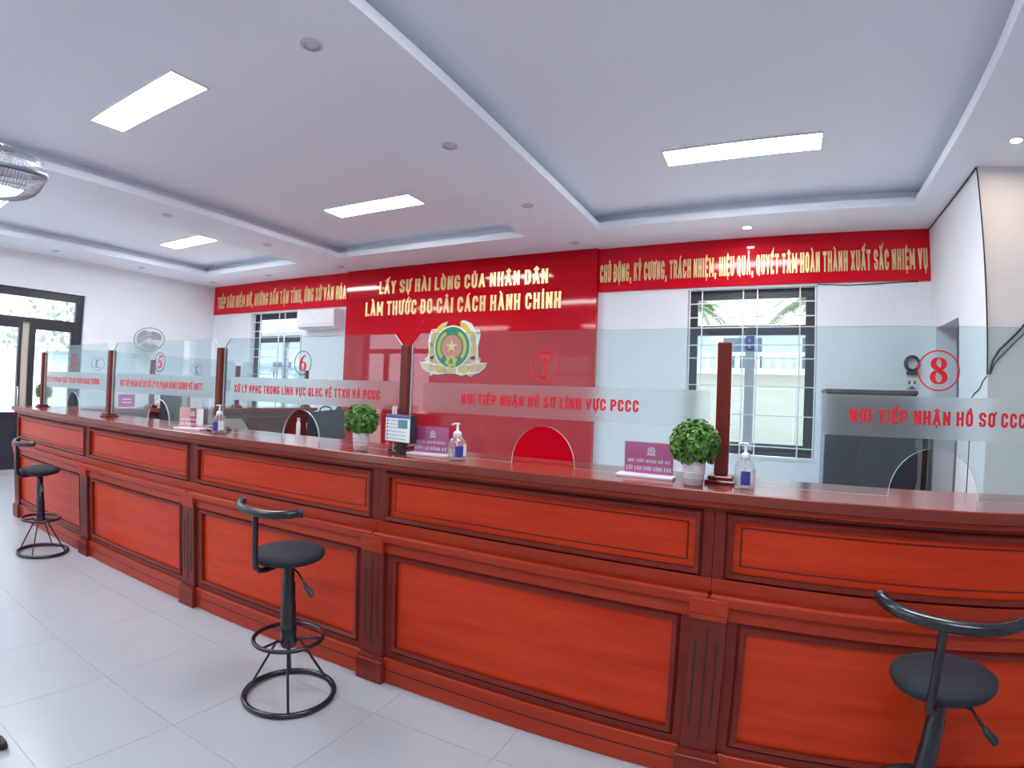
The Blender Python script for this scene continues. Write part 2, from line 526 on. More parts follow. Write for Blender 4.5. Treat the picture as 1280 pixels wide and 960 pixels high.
def digit(c):
    """bold serif numerals, unit cap height, centred"""
    def loop(cx, cy, rx, ry, a0=0, a1=360, thin=.05, fat=.2, n=28):
        pts = arc(cx, cy, rx, ry, a0, a1, n)
        w = [thin + (fat - thin) * abs(math.cos(math.radians(a0 + (a1 - a0) * i / n))) ** 1.3 for i in range(n + 1)]
        return var_stroke(pts, w)
    q = []
    if c == '8':
        q += loop(0, .24, .185, .20); q += loop(0, -.235, .21, .225)
        q += var_stroke([(-.15, .17), (.16, -.15)], [.16, .16])
    elif c == '6':
        q += loop(0.01, -.2, .2, .26)
        q += var_stroke([(-.19, -.2), (-.17, .05), (-.06, .28), (.1, .42), (.26, .47)], [.2, .2, .16, .1, .05])
    elif c == '5':
        q += loop(-.02, -.17, .2, .27, 150, -150, fat=.2)
        q += var_stroke([(-.17, .03), (-.12, .42)], [.07, .05]); q += var_stroke([(-.14, .41), (.24, .45)], [.17, .15])
        q += var_stroke([(-.22, -.33), (-.15, -.3)], [.12, .14])
    elif c == '7':
        q += var_stroke([(-.24, .40), (.26, .40)], [.17, .17]); q += var_stroke([(-.22, .2), (-.21, .44)], [.05, .07])
        q += var_stroke([(.2, .38), (.02, .02), (-.06, -.48)], [.10, .15, .2])
    elif c == '4':
        q += var_stroke([(.1, .48), (.1, -.48)], [.19, .19]); q += var_stroke([(.06, .46), (-.26, -.17)], [.06, .06])
        q += var_stroke([(-.27, -.21), (.28, -.21)], [.12, .12])
    elif c == '3':
        q += loop(-.02, .23, .17, .21, 140, -90); q += loop(-.02, -.22, .2, .24, 90, -145)
    elif c == '2':
        q += loop(0, .22, .18, .22, 165, -25); q += var_stroke([(.17, .12), (.02, -.14), (-.2, -.4)], [.19, .13, .06])
        q += var_stroke([(-.22, -.41), (.24, -.41)], [.16, .16])
    elif c == '1':
        q += var_stroke([(0, .48), (0, -.46)], [.18, .18]); q += var_stroke([(-.16, .36), (0, .46)], [.05, .06])
        q += var_stroke([(-.15, -.46), (.15, -.46)], [.05, .05])
    return q

def ring_quads(r, t, n=40):
    o = arc(0, 0, r + t / 2, r + t / 2, 0, 360, n); i = arc(0, 0, r - t / 2, r - t / 2, 0, 360, n)
    return [[o[k], o[k + 1], i[k + 1], i[k]] for k in range(n)]

def side_x(x0, y, z0):      # text facing -y, running along +x
    return lambda s, t, d: (x0 + s, y - d, z0 + t)

# ------------------------------------------------------------------ the setting
def wall_grid(u0, u1, z0, z1, holes):
    us = sorted({u0, u1, *[h[0] for h in holes], *[h[1] for h in holes]})
    zs = sorted({z0, z1, *[h[2] for h in holes], *[h[3] for h in holes]})
    out = []
    for a, b in zip(us, us[1:]):
        run = None
        for c, d in zip(zs, zs[1:]):
            um, zm = (a + b) / 2, (c + d) / 2
            if any(h[0] < um < h[1] and h[2] < zm < h[3] for h in holes): continue
            out.append((a, b, c, d))
    return out

WT = 0.22
ZTOP = 3.6
WIN_R = (-0.775, 0.60, 0.84, 2.722)
WIN_L = (-8.45, -7.07, 0.84, 2.722)
mb = MB()
for a, b, c, d in wall_grid(XL - WT, XEND + WT, 0, ZTOP, [WIN_R, WIN_L]): mb.box(a, b, YB, YB + WT, c, d)
struct(build('wall_back', mb, 'wall_paint'), 'white painted wall behind the counters with two grilled windows')
DOOR = (0.24, 2.0, 0.0, 2.745)
mb = MB()
for a, b, c, d in wall_grid(YF, YB, 0, ZTOP, [DOOR, (-3.60, -3.36, 0.3, 2.6), (-4.12, -3.92, 0.3, 2.6)]): mb.box(XL - WT, XL, a, b, c, d)
struct(build('wall_left', mb, 'wall_paint'), 'white wall with the glazed entrance door')
NICHE = (3.45, 4.24, 0.0, 2.232)
mb = MB()
for a, b, c, d in wall_grid(YRET, YB, 0, ZTOP, [NICHE]): mb.box(XR, XR + 0.2, a, b, c, d)
struct(build('wall_right', mb, 'wall_paint'), 'white side wall with a plain doorway')
struct(build('wall_right_return', MB().box(XR + 0.0005, XEND, YRET - 0.02, YRET + 0.18, 0, ZTOP), 'wall_warm'), 'warm white wall facing the hall')
struct(build('wall_right_end', MB().box(XEND, XEND + WT, YF, YB, 0, ZTOP), 'wall_paint'))
struct(build('wall_passage', MB().box(2.75, 2.85, YRET + 0.18, YB, 0, ZTOP), 'wall_paint'))
FWIN = [(-6.4, -4.9, 0.0, 2.7)]
mb = MB()
for a, b, c, d in wall_grid(XL - WT, XEND + WT, 0, ZTOP, FWIN): mb.box(a, b, YF - WT, YF, c, d)
struct(build('wall_front', mb, 'wall_front_dimmed'), 'grey front wall with glazed openings')
for i, (a, b, c, d) in enumerate(FWIN):
    w = struct(build('window_%d' % (i + 3), MB().box(a, b, YF - .12, YF - .06, c, c + .07).box(a, b, YF - .12, YF - .06, d - .07, d)
               .box(a, a + .07, YF - .12, YF - .06, c + .07, d - .07).box(b - .07, b, YF - .12, YF - .06, c + .07, d - .07), 'alu_dark'), 'dark framed glazing in the front wall')
    k = 3
    for j in range(1, k):
        x = a + (b - a) * j / k
        build('mullion', MB().box(x - .04, x + .04, YF - .12, YF - .06, c + .07, 2.05), 'alu_dark', w)
    build('transom', MB().box(a + .07, b - .07, YF - .12, YF - .06, 2.05, 2.13), 'alu_dark', w)
    p = bpy.data.lights.new('sky_portal', 'AREA'); p.shape = 'RECTANGLE'; p.size = b - a; p.size_y = d - c; p.cycles.is_portal = True
    po = bpy.data.objects.new('sky_portal', p); COL.objects.link(po); po.location = ((a + b) / 2, YF - .24, (c + d) / 2); po.rotation_euler = (PI / 2, 0, 0)
for (ya, yb, za, zb) in ((DOOR[0], DOOR[1], DOOR[2], DOOR[3]), (-3.60, -3.36, 0.3, 2.6), (-4.12, -3.92, 0.3, 2.6)):
    p = bpy.data.lights.new('sky_portal', 'AREA'); p.shape = 'RECTANGLE'; p.size = zb - za; p.size_y = yb - ya; p.cycles.is_portal = True
    po = bpy.data.objects.new('sky_portal', p); COL.objects.link(po); po.location = (XL - .24, (ya + yb) / 2, (za + zb) / 2); po.rotation_euler = (0, -PI / 2, 0)
for (xa, xb, za, zb) in (WIN_R, WIN_L):
    p = bpy.data.lights.new('sky_portal', 'AREA'); p.shape = 'RECTANGLE'; p.size = xb - xa; p.size_y = zb - za; p.cycles.is_portal = True
    po = bpy.data.objects.new('sky_portal', p); COL.objects.link(po); po.location = ((xa + xb) / 2, YB + .26, (za + zb) / 2); po.rotation_euler = (-PI / 2, 0, 0)

# floor with separate tiles where the photograph shows them
floor = struct(build('floor', MB().box(XL - WT, XEND + WT, YF - WT, YB + WT, -0.12, -0.004), 'grout', origin=(0, 0, 0)), 'pale grey tiled floor')
TS = 0.6
tile_me = None
tx0, ty0 = -1.94, -0.80
for i in range(-13, 9):
    for j in range(-7, 9):
        x, y = tx0 + i * TS, ty0 + j * TS
        if x < XL - 0.1 or x + TS > XEND + .1 or y < YF - .1 or y + TS > YB + .1: continue
        if j > 2 and not (x < -6.3): continue
        if tile_me is None:
            o = build('tile', MB().box(x + .0008, x + TS - .0008, y + .0008, y + TS - .0008, -0.010, 0.0, c=0.0005), 'tile', floor)
            off = Vector((x, y, 0))
            for v in o.data.vertices: v.co -= off
            o.location = off; tile_me = o.data
        else:
            o = bpy.data.objects.new('tile', tile_me); COL.objects.link(o); o.parent = floor; o.location = (x, y, 0)
build('tile_field', MB().box(-6.3, XEND, ty0 + 3 * TS + .001, YB, -0.010, 0.0), 'tile', floor)

# ceiling: lowered strips with three coved trays
TRAYS = [(-1.63, 1.43), (-5.48, -2.53), (-8.68, -6.34)]
TY0, TY1 = -1.11, 3.61
mb = MB()
xs = [XL - WT] + sorted([t for tr in TRAYS for t in tr]) + [XEND + WT]
lip = 0.075
for k in range(0, len(xs), 2): mb.box(xs[k], xs[k + 1], YF - WT, YB + WT, ZC, ZC + lip)
for a, b in TRAYS:
    mb.box(a, b, YF - WT, TY0, ZC, ZC + lip); mb.box(a, b, TY1, YB + WT, ZC, ZC + lip)
ceil = struct(build('ceiling', mb, 'ceiling_paint', origin=(0, 0, ZC)), 'white plaster ceiling with lowered strips and three recessed trays')
build('tray_ceiling', MB().box(XL - WT, XEND + WT, YF - WT, YB + WT, ZTRAY + .035, ZTRAY + .12), 'ceiling_paint', ceil)
REC = 0.13
for a, b in TRAYS:      # the set-back upstand of every tray
    m2 = MB()
    m2.box(a - REC - .05, a - REC, TY0 - REC, TY1 + REC, ZC + lip, ZTRAY + .035); m2.box(b + REC, b + REC + .05, TY0 - REC, TY1 + REC, ZC + lip, ZTRAY + .035)
    m2.box(a - REC, b + REC, TY1 + REC, TY1 + REC + .05, ZC + lip, ZTRAY + .035); m2.box(a - REC, b + REC, TY0 - REC - .05, TY0 - REC, ZC + lip, ZTRAY + .035)
    build('tray_upstand', m2, 'ceiling_paint', ceil)
ZT = ZTRAY + .035

# back windows with white grilles
def back_window(name, rect, xs, zs, label, mull):
    a, b, c, d = rect
    yf0, yf1 = YB + .11, YB + .17
    f = MB().box(a, b, yf0, yf1, d - .105, d).box(a, b, yf0, yf1, c, c + .06).box(a, a + .10, yf0, yf1, c + .06, d - .105).box(b - .11, b, yf0, yf1, c + .06, d - .105)
    w = struct(build(name, f, 'alu_dark'), label)
    build('transom', MB().box(a + .10, b - .11, yf0, yf1, 2.20, 2.312), 'alu_dark', w)
    build('mullion', MB().box(mull - .05, mull + .05, yf0, yf1, c + .06, 2.20), 'grey_plastic', w)
    build('sash_rail', MB().box(a + .10, b - .11, yf0 + .01, yf1, c + .06, c + .14), 'alu_dark', w)
    build('pane', MB().box(a + .10, b - .11, yf0 + .03, yf0 + .035, 2.312, d - .105), 'window_glass', w)
    build('pane', MB().box(a + .10, mull - .05, yf0 + .03, yf0 + .035, c + .14, 2.20), 'window_glass', w)
    build('pane', MB().box(mull + .05, b - .11, yf0 + .03, yf0 + .035, c + .14, 2.20), 'window_glass', w)
    y = YB + .03
    for x in xs: build('grille_bar', MB().box(x - .007, x + .007, y - .007, y + .007, c, d), 'grille_white', w)
    for z in zs: build('grille_bar', MB().box(a, b, y - .006, y + .006, z - .006, z + .006), 'grille_white', w)
    return w
ZS = [2.56, 2.40, 2.28, 2.08, 1.93, 1.62, 1.30, 0.955]
wr = back_window('window_1', WIN_R, [-.755, -.617, -.167, -.015, .427, .585], ZS, 'dark framed window with white grille beside the red wall panel', -.09)
build('sill', MB().box(WIN_R[0], WIN_R[1], YB - .01, YB + .11, WIN_R[2] - .02, WIN_R[2] + .012), 'grille_white', wr)
m2 = MB()
bq = glyphs('B', .10, .17)[0][1]
text_quads(m2, bq, lambda s, t, d: (-.045 - s, YB + .108 - d, 2.02 + t), 0, .002)
build('window_sticker', m2, 'sign_blue', wr)
wl = back_window('window_2', WIN_L, [-8.2, -7.7, -7.55, -7.13], ZS, 'dark framed window with white grille beside the air conditioner', -7.62)
build('sill', MB().box(WIN_L[0], WIN_L[1], YB - .01, YB + .11, WIN_L[2] - .02, WIN_L[2] + .012), 'grille_white', wl)

# glazed entrance door in the left wall
x0, x1 = XL - .12, XL - .05
f = MB()
f.box(x0, x1, DOOR[0], DOOR[1], 2.62, 2.745).box(x0, x1, DOOR[1] - .12, DOOR[1], 0, 2.62).box(x0, x1, DOOR[0], DOOR[0] + .12, 0, 2.62)
f.box(x0, x1, DOOR[0] + .12, DOOR[1] - .12, 2.24, 2.31)
dr = struct(build('door_1', f, 'alu_dark'), 'dark aluminium glazed double door with transom light')
build('transom_pane', MB().box(x0 + .03, x0 + .036, DOOR[0] + .12, DOOR[1] - .12, 2.31, 2.62), 'window_glass', dr)
for ya, yb in ((DOOR[0] + .12, 1.06), (1.18, DOOR[1] - .12)):
    lf = MB().box(x0, x1, ya, ya + .09, 0.01, 2.24).box(x0, x1, yb - .05, yb, 0.01, 2.24).box(x0, x1, ya + .09, yb - .05, 2.14, 2.24).box(x0, x1, ya + .09, yb - .05, .80, .87).box(x0, x1, ya + .09, yb - .05, 0.01, .1)
    lo = build('door_leaf', lf, 'alu_dark', dr)
    build('pane', MB().box(x0 + .03, x0 + .036, ya + .09, yb - .05, .87, 2.14), 'window_glass', lo)
    build('kick_panel', MB().box(x0 + .02, x0 + .05, ya + .09, yb - .05, .1, .80), 'door_panel', lo)
build('bright_gap', MB().box(x0 + .02, x0 + .03, 1.06, 1.18, .01, 2.24), 'door_gap', dr)  # cream strip painted as the bright gap between the leaves
build('door_handle', MB().tube([(x1 + .02, 1.02, .95), (x1 + .05, 1.02, .95), (x1 + .05, 1.02, 1.25), (x1 + .02, 1.02, 1.25)], .012), 'chrome', dr)

# ------------------------------------------------------------------ red wall panel and slogan banners
XP0, XP1, YP = -6.0, -1.87, 4.34
rp = thing('wall_panel', ((XP0 + XP1) / 2, YP, 0), 'tall glossy red wall panel with two rows of gold slogan letters', 'wall panel')
build('board', MB().box(XP0, XP1, YP, YB, 0.001, ZC - .001), 'red_board', rp)
def letters(parent, s, x0, x1, y, z0, h, thickn, **k):
    for ch, q in glyphs(s, x1 - x0, h, **k):
        m = MB(); text_quads(m, q, side_x(x0, y, z0), 0, thickn)
        build('comma' if ch == ',' else 'letter', m, 'gold', parent)
letters(rp, 'LẤY SỰ HÀI LÒNG CỦA NHÂN DÂN', -5.325, -2.525, YP, 2.885, .195, .012)
letters(rp, 'LÀM THƯỚC ĐO CẢI CÁCH HÀNH CHÍNH', -5.585, -2.335, YP, 2.555, .215, .012)
br = thing('slogan_banner', ((XP1 + XR) / 2, YB - .02, ZBAN), 'long red slogan banner above the window right of the red wall panel', 'banner', 'red slogan banners')
build('board', MB().box(XP1 + .001, XR - .001, YB - .022, YB - .001, ZBAN, ZC - .001), 'banner_red', br)
letters(br, 'CHỦ ĐỘNG, KỶ CƯƠNG, TRÁCH NHIỆM, HIỆU QUẢ, QUYẾT TÂM HOÀN THÀNH XUẤT SẮC NHIỆM VỤ', -1.845, 1.69, YB - .022, 2.862, .222, .010)
bl = thing('slogan_banner', ((XP0 + XL) / 2, YB - .02, ZBAN), 'red slogan banner left of the red wall panel above the air conditioner', 'banner', 'red slogan banners')
build('board', MB().box(XL + .001, XP0 - .001, YB - .022, YB - .001, ZBAN, ZC - .001), 'banner_red', bl)
letters(bl, 'TIẾP DÂN NIỀM NỞ, HƯỚNG DẪN TẬN TÌNH, ỨNG XỬ VĂN HÓA', -9.45, -6.07, YB - .022, 2.86, .225, .010)

# ------------------------------------------------------------------ emblem on the red panel
EX, EZ = -3.945, 2.06
em = thing('wall_emblem', (EX, YP - .01, EZ - .4), 'round green and gold police emblem with star and leaf wreath on the red panel', 'emblem')
def E2(px, py): return (EX + (px - 490) / 800.0, EZ + (475 - py) / 945.0)
def flat(name, pts, m, d0, d1, par=em):
    return build(name, MB().poly(pts, 'y', YP - d0, YP - d1), m, par)
back = [(410,128),(330,155),(262,225),(215,222),(185,250),(165,320),(150,430),(165,470),(160,600),(118,640),(150,665),(45,675),(75,750),(140,800),(190,815),(205,860),(245,835),(320,842),(400,828),(540,828),(620,852),(690,830),(735,865),(775,830),(850,805),(910,750),(942,678),(840,678),(862,640),(825,600),(820,470),(845,320),(838,270),(820,215),(790,200),(765,225),(720,160),(650,125),(592,118),(600,170),(640,230),(490,180),(350,235),(390,190)]
bo = flat('wreath_backing', [E2(*p) for p in back], 'em_white', 0.0, .012)
def leaf(pts, m): flat('leaf', [E2(*p) for p in pts], m, .012, .020)
def mir(pts): return [(980 - x, y) for x, y in pts][::-1]
LV = [([(400,138),(335,162),(275,225),(256,305),(300,300),(360,255),(390,200)], 'em_yellow'),
      ([(250,250),(200,300),(190,420),(215,470),(245,400),(262,320)], 'em_gold'),
      ([(190,420),(172,480),(175,600),(215,650),(250,600),(245,480),(225,430)], 'em_gold'),
      ([(175,610),(190,670),(260,690),(330,700),(280,640),(240,590),(200,600)], 'em_peach'),
      ([(55,683),(85,745),(150,792),(240,800),(250,720),(180,690),(110,692)], 'em_peach'),
      ([(255,720),(265,790),(330,825),(400,800),(400,745),(330,715)], 'em_gold')]
for pts, m in LV:
    leaf(pts, m); leaf(mir(pts), m)
flat('ribbon', [E2(*p) for p in [(405,765),(400,822),(540,822),(540,765)]], 'em_gold', .012, .018)
for px, py in ((215,248),(140,638),(212,838),(795,225),(838,632),(742,842),(175,425),(812,290)):
    cx, cz = E2(px, py)
    flat('bud', arc(cx, cz, .026, .024, 0, 342, 18), 'em_peach', .012, .022)
cx, cz = E2(490, 475)
def disc(name, rx, rz, m, d0, d1, dz=0): return flat(name, arc(cx, cz + dz, rx, rz, 0, 354, 58), m, d0, d1)
disc('rim', .306, .307, 'em_white', .012, .026)
disc('green_disc', .284, .286, 'em_green', .026, .030)
def band(name, r0, r1, a0, a1, m, d0, d1, n=16):
    pts = arc(cx, cz, r1, r1, a0, a1, n) + arc(cx, cz, r0, r0, a1, a0, n)
    return flat(name, pts, m, d0, d1)
band('rice_spray', .195, .245, 118, 222, 'em_yellow', .030, .035)
band('rice_spray', .195, .245, 62, -42, 'em_yellow', .030, .035)
disc('red_disc', .172, .172, 'em_red', .030, .034)
for k in range(36):
    a = math.radians(k * 10); ca, sa = math.cos(a), math.sin(a); w = .0045
    flat('ray', [(cx + ca * .06 - sa * w * .5, cz + sa * .06 + ca * w * .5), (cx + ca * .165 - sa * w * 1.4, cz + sa * .165 + ca * w * 1.4),
                 (cx + ca * .165 + sa * w * 1.4, cz + sa * .165 - ca * w * 1.4), (cx + ca * .06 + sa * w * .5, cz + sa * .06 - ca * w * .5)], 'em_ray', .034, .0355)
sp = []
for k in range(10):
    r = .105 if k % 2 == 0 else .038
    a = PI / 2 + k * PI / 5
    sp.append((cx + r * math.cos(a), cz + .01 + r * math.sin(a)))
flat('star', sp, 'em_star', .0355, .042)
gp = []
for k in range(24):
    r = .092 if (k // 2) % 2 == 0 else .07
    a = math.radians(k * 15 + 7); gp.append((cx + 1.15 * r * math.cos(a), cz - .20 + r * math.sin(a)))
gear = flat('gear', gp, 'em_yellow', .0355, .040)
for ch, q in glyphs('A', .07, .085):
    m = MB(); text_quads(m, q, side_x(cx - .035, YP - .040, cz - .24), 0, .002); build('gear_letter', m, 'em_green', gear)

# ------------------------------------------------------------------ the counter
ZLED0, ZLED1 = .70, .745
def moulding(mb, x0, x1, z0, z1, y, w, depth):
    """four mitred bars with a rounded-over profile around a panel"""
    o = [(x0, z0), (x1, z0), (x1, z1), (x0, z1)]
    i = [(x0 + w, z0 + w), (x1 - w, z0 + w), (x1 - w, z1 - w), (x0 + w, z1 - w)]
    h = [((a[0] * .6 + b[0] * .4), (a[1] * .6 + b[1] * .4)) for a, b in zip(o, i)]
    vs = [(p[0], y, p[1]) for p in o] + [(p[0], y - depth, p[1]) for p in h] + [(p[0], y - depth * .75, p[1]) for p in i] + [(p[0], y, p[1]) for p in i]
    fs = []
    for k in range(4):
        k2 = (k + 1) % 4
        for r in range(3): fs.append((r * 4 + k, r * 4 + k2, (r + 1) * 4 + k2, (r + 1) * 4 + k))
        fs.append((12 + k, 12 + k2, k2, k))
    mb.add(vs, fs)

def counter_unit(xa, xb, label, left_end=False, right_pil=True):
    u = thing('counter_unit', ((xa + xb) / 2, .2, 0), label, 'counter', 'units of the wooden service counter')
    xl = xa + (0 if not left_end else 0)
    build('carcass', MB().box(xl + .001, xb - .001, .075, .42, 0, 1.06), 'wood_frame', u)
    # upper section
    ua, ub = xa + .040, xb - .038
    if left_end: ua = xa + .05
    z0, z1, yu = .795, 1.042, .055
    fr = MB().box(xl + .001, xb - .001, yu, .075, z1, 1.06).box(xl + .001, ua, yu, .075, z0, z1).box(ub, xb - .001, yu, .075, z0, z1)
    build('upper_frame', fr, 'wood_frame', u)
    build('upper_rail', MB().box(xl + .001, xb - .001, yu - .004, .075, ZLED1, z0), 'wood_rail', u)
    m = MB(); moulding(m, ua, ub, z0, z1, yu + .008, .028, .022); build('upper_moulding', m, 'wood_frame', u)
    pn = build('upper_panel', MB().box(ua + .02, ub - .02, yu + .010, .075, z0 + .02, z1 - .02), 'wood_panel', u)
    m = MB(); moulding(m, ua + .052, ub - .052, z0 + .05, z1 - .05, yu + .0105, .007, .004); build('panel_bead', m, 'wood_frame', pn)
    # ledge and band
    build('ledge', MB().box(xl - (.05 if left_end else -.001), xb - .001, .012, .075, ZLED0, ZLED1, c=.008), 'wood_rail', u)
    build('band', MB().box(xl + .001, xb - .001, .038, .075, .648, ZLED0), 'wood_rail', u)
    # lower section
    la, lb = xa + .102, xb - .100
    z0, z1, yl = .16, .648, .045
    build('lower_frame', MB().box(xl + .001, la, yl, .075, .13, z1).box(lb, xb - .001, yl, .075, .13, z1).box(la, lb, yl, .075, .13, z0), 'wood_frame', u)
    m = MB(); moulding(m, la, lb, z0, z1, yl + .010, .030, .022); build('lower_moulding', m, 'wood_frame', u)
    build('lower_panel', MB().box(la + .02, lb - .02, yl + .012, .075, z0 + .02, z1 - .02), 'wood_panel', u)
    # base
    bb = build('base_board', MB().box(xl + .001, xb - .001, .030, .075, 0, .13, c=.004), 'wood_rail', u)
    build('base_groove', MB().box(xl + .002, xb - .002, .0285, .031, .070, .075), 'wood_groove', bb)
    def pil(x, half=.066):
        p = build('pilaster', MB().box(x - half, x + half, .022, .05, .128, .66, c=.004), 'wood_upright', u)
        build('cap', MB().box(x - half - .004, x + half + .004, .010, .05, .668, .728, c=.005).box(x - half, x + half, .016, .05, .648, .668), 'wood_rail', p)
        build('plinth', MB().box(x - .081, x + .081, 0, .05, 0, .112, c=.003).box(x - .075, x + .075, .008, .05, .112, .130), 'wood_frame', p)
        for dx, a, b in ((-.040, .565, .23), (0, .612, .178), (.036, .565, .235)):
            build('flute', MB().box(x + dx - .004, x + dx + .004, .0205, .023, b, a), 'wood_groove', p)
    if right_pil: pil(xb)
    if left_end: pil(xa + .07)
    return u
XE = -6.447
names = ['far left unit of the red-brown wooden counter, under glass screen number 4',
         'wooden counter unit with raised panels under glass screen number 5',
         'wooden counter unit with raised panels under glass screen number 6, behind the middle stool',
         'wide wooden counter unit with raised panels under glass screen number 7',
         'right end wooden counter unit behind the nearest stool, under glass screen number 8']
edges = [XE, -3 * W, -2 * W, -W, 0, W + .04]
for k in range(5):
    counter_unit(edges[k], edges[k + 1], names[k], left_end=(k == 0), right_pil=(k < 4))
ct = thing('worktop', (-2.45, .2, HC - .06), 'long polished red-brown wooden worktop of the main counter', 'worktop')
build('slab', MB().box(XE - .03, W + .06, 0, .46, HC - .042, HC, c=.004), 'wood_top', ct)
build('edge_moulding', MB().box(XE + .001, W + .04, .022, .42, HC - .06, HC - .042), 'wood_rail', ct)
# side counter along the left end (numbers 1-3)
SX0, SX1 = XE, -5.98
for k, (ya, yb, num) in enumerate(((.47, 1.43, 3), (1.43, 2.59, 2), (2.59, 3.80, 1))):
    u = thing('counter_unit', (-6.2, (ya + yb) / 2, 0), {3: 'nearest dark wooden side counter unit, adjoining the main counter', 2: 'middle dark wooden side counter unit, below the white trays', 1: 'farthest dark wooden side counter unit, close to the back wall'}[num], 'counter', 'units of the wooden side counter')
    build('carcass', MB().box(SX0 + .06, SX1 - .05, ya + .001, yb - .001, 0, 1.06), 'brown_dark', u)
    build('inner_panel', MB().box(SX1 - .05, SX1 - .03, ya + .05, yb - .05, .1, 1.0), 'desk_wood', u)
    build('outer_panel', MB().box(SX0 + .03, SX0 + .06, ya + .05, yb - .05, .1, 1.0), 'wood_panel', u)
sc = thing('worktop', (-6.2, 2.1, HC - .06), 'dark wooden worktop of the side counter behind screens 4 to 6', 'worktop')
build('slab', MB().box(SX0 - .03, SX1, .4615, 3.82, HC - .042, HC, c=.004), 'wood_top', sc)
build('edge_moulding', MB().box(SX0 + .03, SX1 - .03, .47, 3.80, HC - .06, HC - .042), 'wood_rail', sc)

# ------------------------------------------------------------------ posts
def post(x, y, label, cyl=False):
    p = thing('screen_post', (x, y, HC), label, 'post', 'wooden posts of the glass screens')
    s = MB().box(x - .026, x + .026, y - .026, y + .026, HC + .03, ZPOST, c=.005)
    build('shaft', s, 'wood_upright', p)
    build('foot', MB().box(x - .058, x + .058, y - .058, y + .058, HC, HC + .014, c=.004).box(x - .046, x + .046, y - .046, y + .046, HC + .014, HC + .03, c=.004), 'wood_upright', p)
post(0, YG, 'brown wooden post between glass screens 7 and 8, right of the topiary ball')
post(-W, YG, 'brown wooden post between glass screens 6 and 7, behind the small tablet')
post(-2 * W, YG, 'brown wooden post beside the red and white desk sign')
post(-3 * W, YG, 'brown wooden post between glass screens 4 and 5')
post(-4 * W, YG, 'corner wooden post at the far left end of the glass screens')
XS = -6.205
for y, l in ((1.43, 'dark wooden side counter post seen through glass screen 5'), (2.59, 'dark wooden side counter post seen through the left of glass screen 6'), (3.78, 'dark wooden side counter post seen beside the number 6')):
    post(XS, y, l)

# ------------------------------------------------------------------ glass screens
def screen(xa, xb, num, text, tx0, tx1, xc, label, ring, clear_left=.0):
    t = thing('glass_screen', ((xa + xb) / 2, YG, HC), label, 'glass screen', 'glass screens on the service counter')
    a, b = xa + .032, xb - .032
    y0, y1 = YG - .005, YG + .005
    ch = .060
    zb = HC + .0005
    outline = [(a, zb)] + [(xc - .155, zb)] + arc(xc, zb, .155, .178, 180, 0, 24)[1:-1] + [(xc + .155, zb), (b, zb), (b, ZGLASS - ch), (b - ch * .9, ZGLASS), (a + ch * .9, ZGLASS), (a, ZGLASS - ch)]
    n = len(outline)
    m = MB()
    vs = [(p[0], y0, p[1]) for p in outline] + [(p[0], y1, p[1]) for p in outline]
    m.add(vs, [list(range(n))[::-1], list(range(n, 2 * n))])
    m.mi = 1
    m.add(vs, [(i, (i + 1) % n, n + (i + 1) % n, n + i) for i in range(n)])
    build('pane', m, ['screen_glass', 'glass_edge'], t)
    fa = a + .09 if num != '8' else a + .32
    build('frosted_band', MB().box(fa, b - .02, y0 - .004, y0 - .001, 1.332, 1.481), 'frosted_film', t)
    yl = y0 - .0045
    for ch_, q in glyphs(text, tx1 - tx0, .050):
        m = MB(); text_quads(m, q, side_x(tx0, yl, 1.381), 0, .0006); build('comma' if ch_ == ',' else 'letter', m, 'letter_red', t)
    zc = 1.574
    m = MB(); text_quads(m, [[(p[0] * .098, p[1] * .098) for p in q] for q in digit(num)], side_x(xc, y0 - .0005, zc), 0, .0006); build('number', m, 'letter_red', t)
    m = MB(); text_quads(m, ring_quads(.070, .005), side_x(xc, y0 - .0005, zc), 0, .0006); build('number_ring', m, ring, t)
    return t
screen(0, W + .04, '8', 'NƠI TIẾP NHẬN HỒ SƠ CCCD', .448, 1.085, .745, 'clear glass screen with red number 8 at the right end of the counter', 'letter_red')
screen(-W, 0, '7', 'NƠI TIẾP NHẬN HỒ SƠ LĨNH VỰC PCCC', -1.205, -.335, -.767, 'clear glass screen with red number 7 in front of the red wall', 'letter_red')
screen(-2 * W, -W, '6', 'XỬ LÝ VPHC TRONG LĨNH VỰC QLHC VỀ TTXH VÀ PCCC', -2.94, -1.715, -2.315, 'clear glass screen with number 6 in front of the air conditioner', 'letter_dark')
screen(-3 * W, -2 * W, '5', 'NƠI TIẾP NHẬN HỒ SƠ XỬ LÝ VI PHẠM HÀNH CHÍNH VỀ ANTT', -4.465, -3.30, -3.868, 'clear glass screen with number 5 below the wall fan', 'letter_dark')
screen(-4 * W, -3 * W, '4', 'XỬ LÝ VI PHẠM TRẬT TỰ AN TOÀN GIAO THÔNG', -6.10, -4.85, -5.42, 'far left glass screen with red number 4', 'letter_dark')
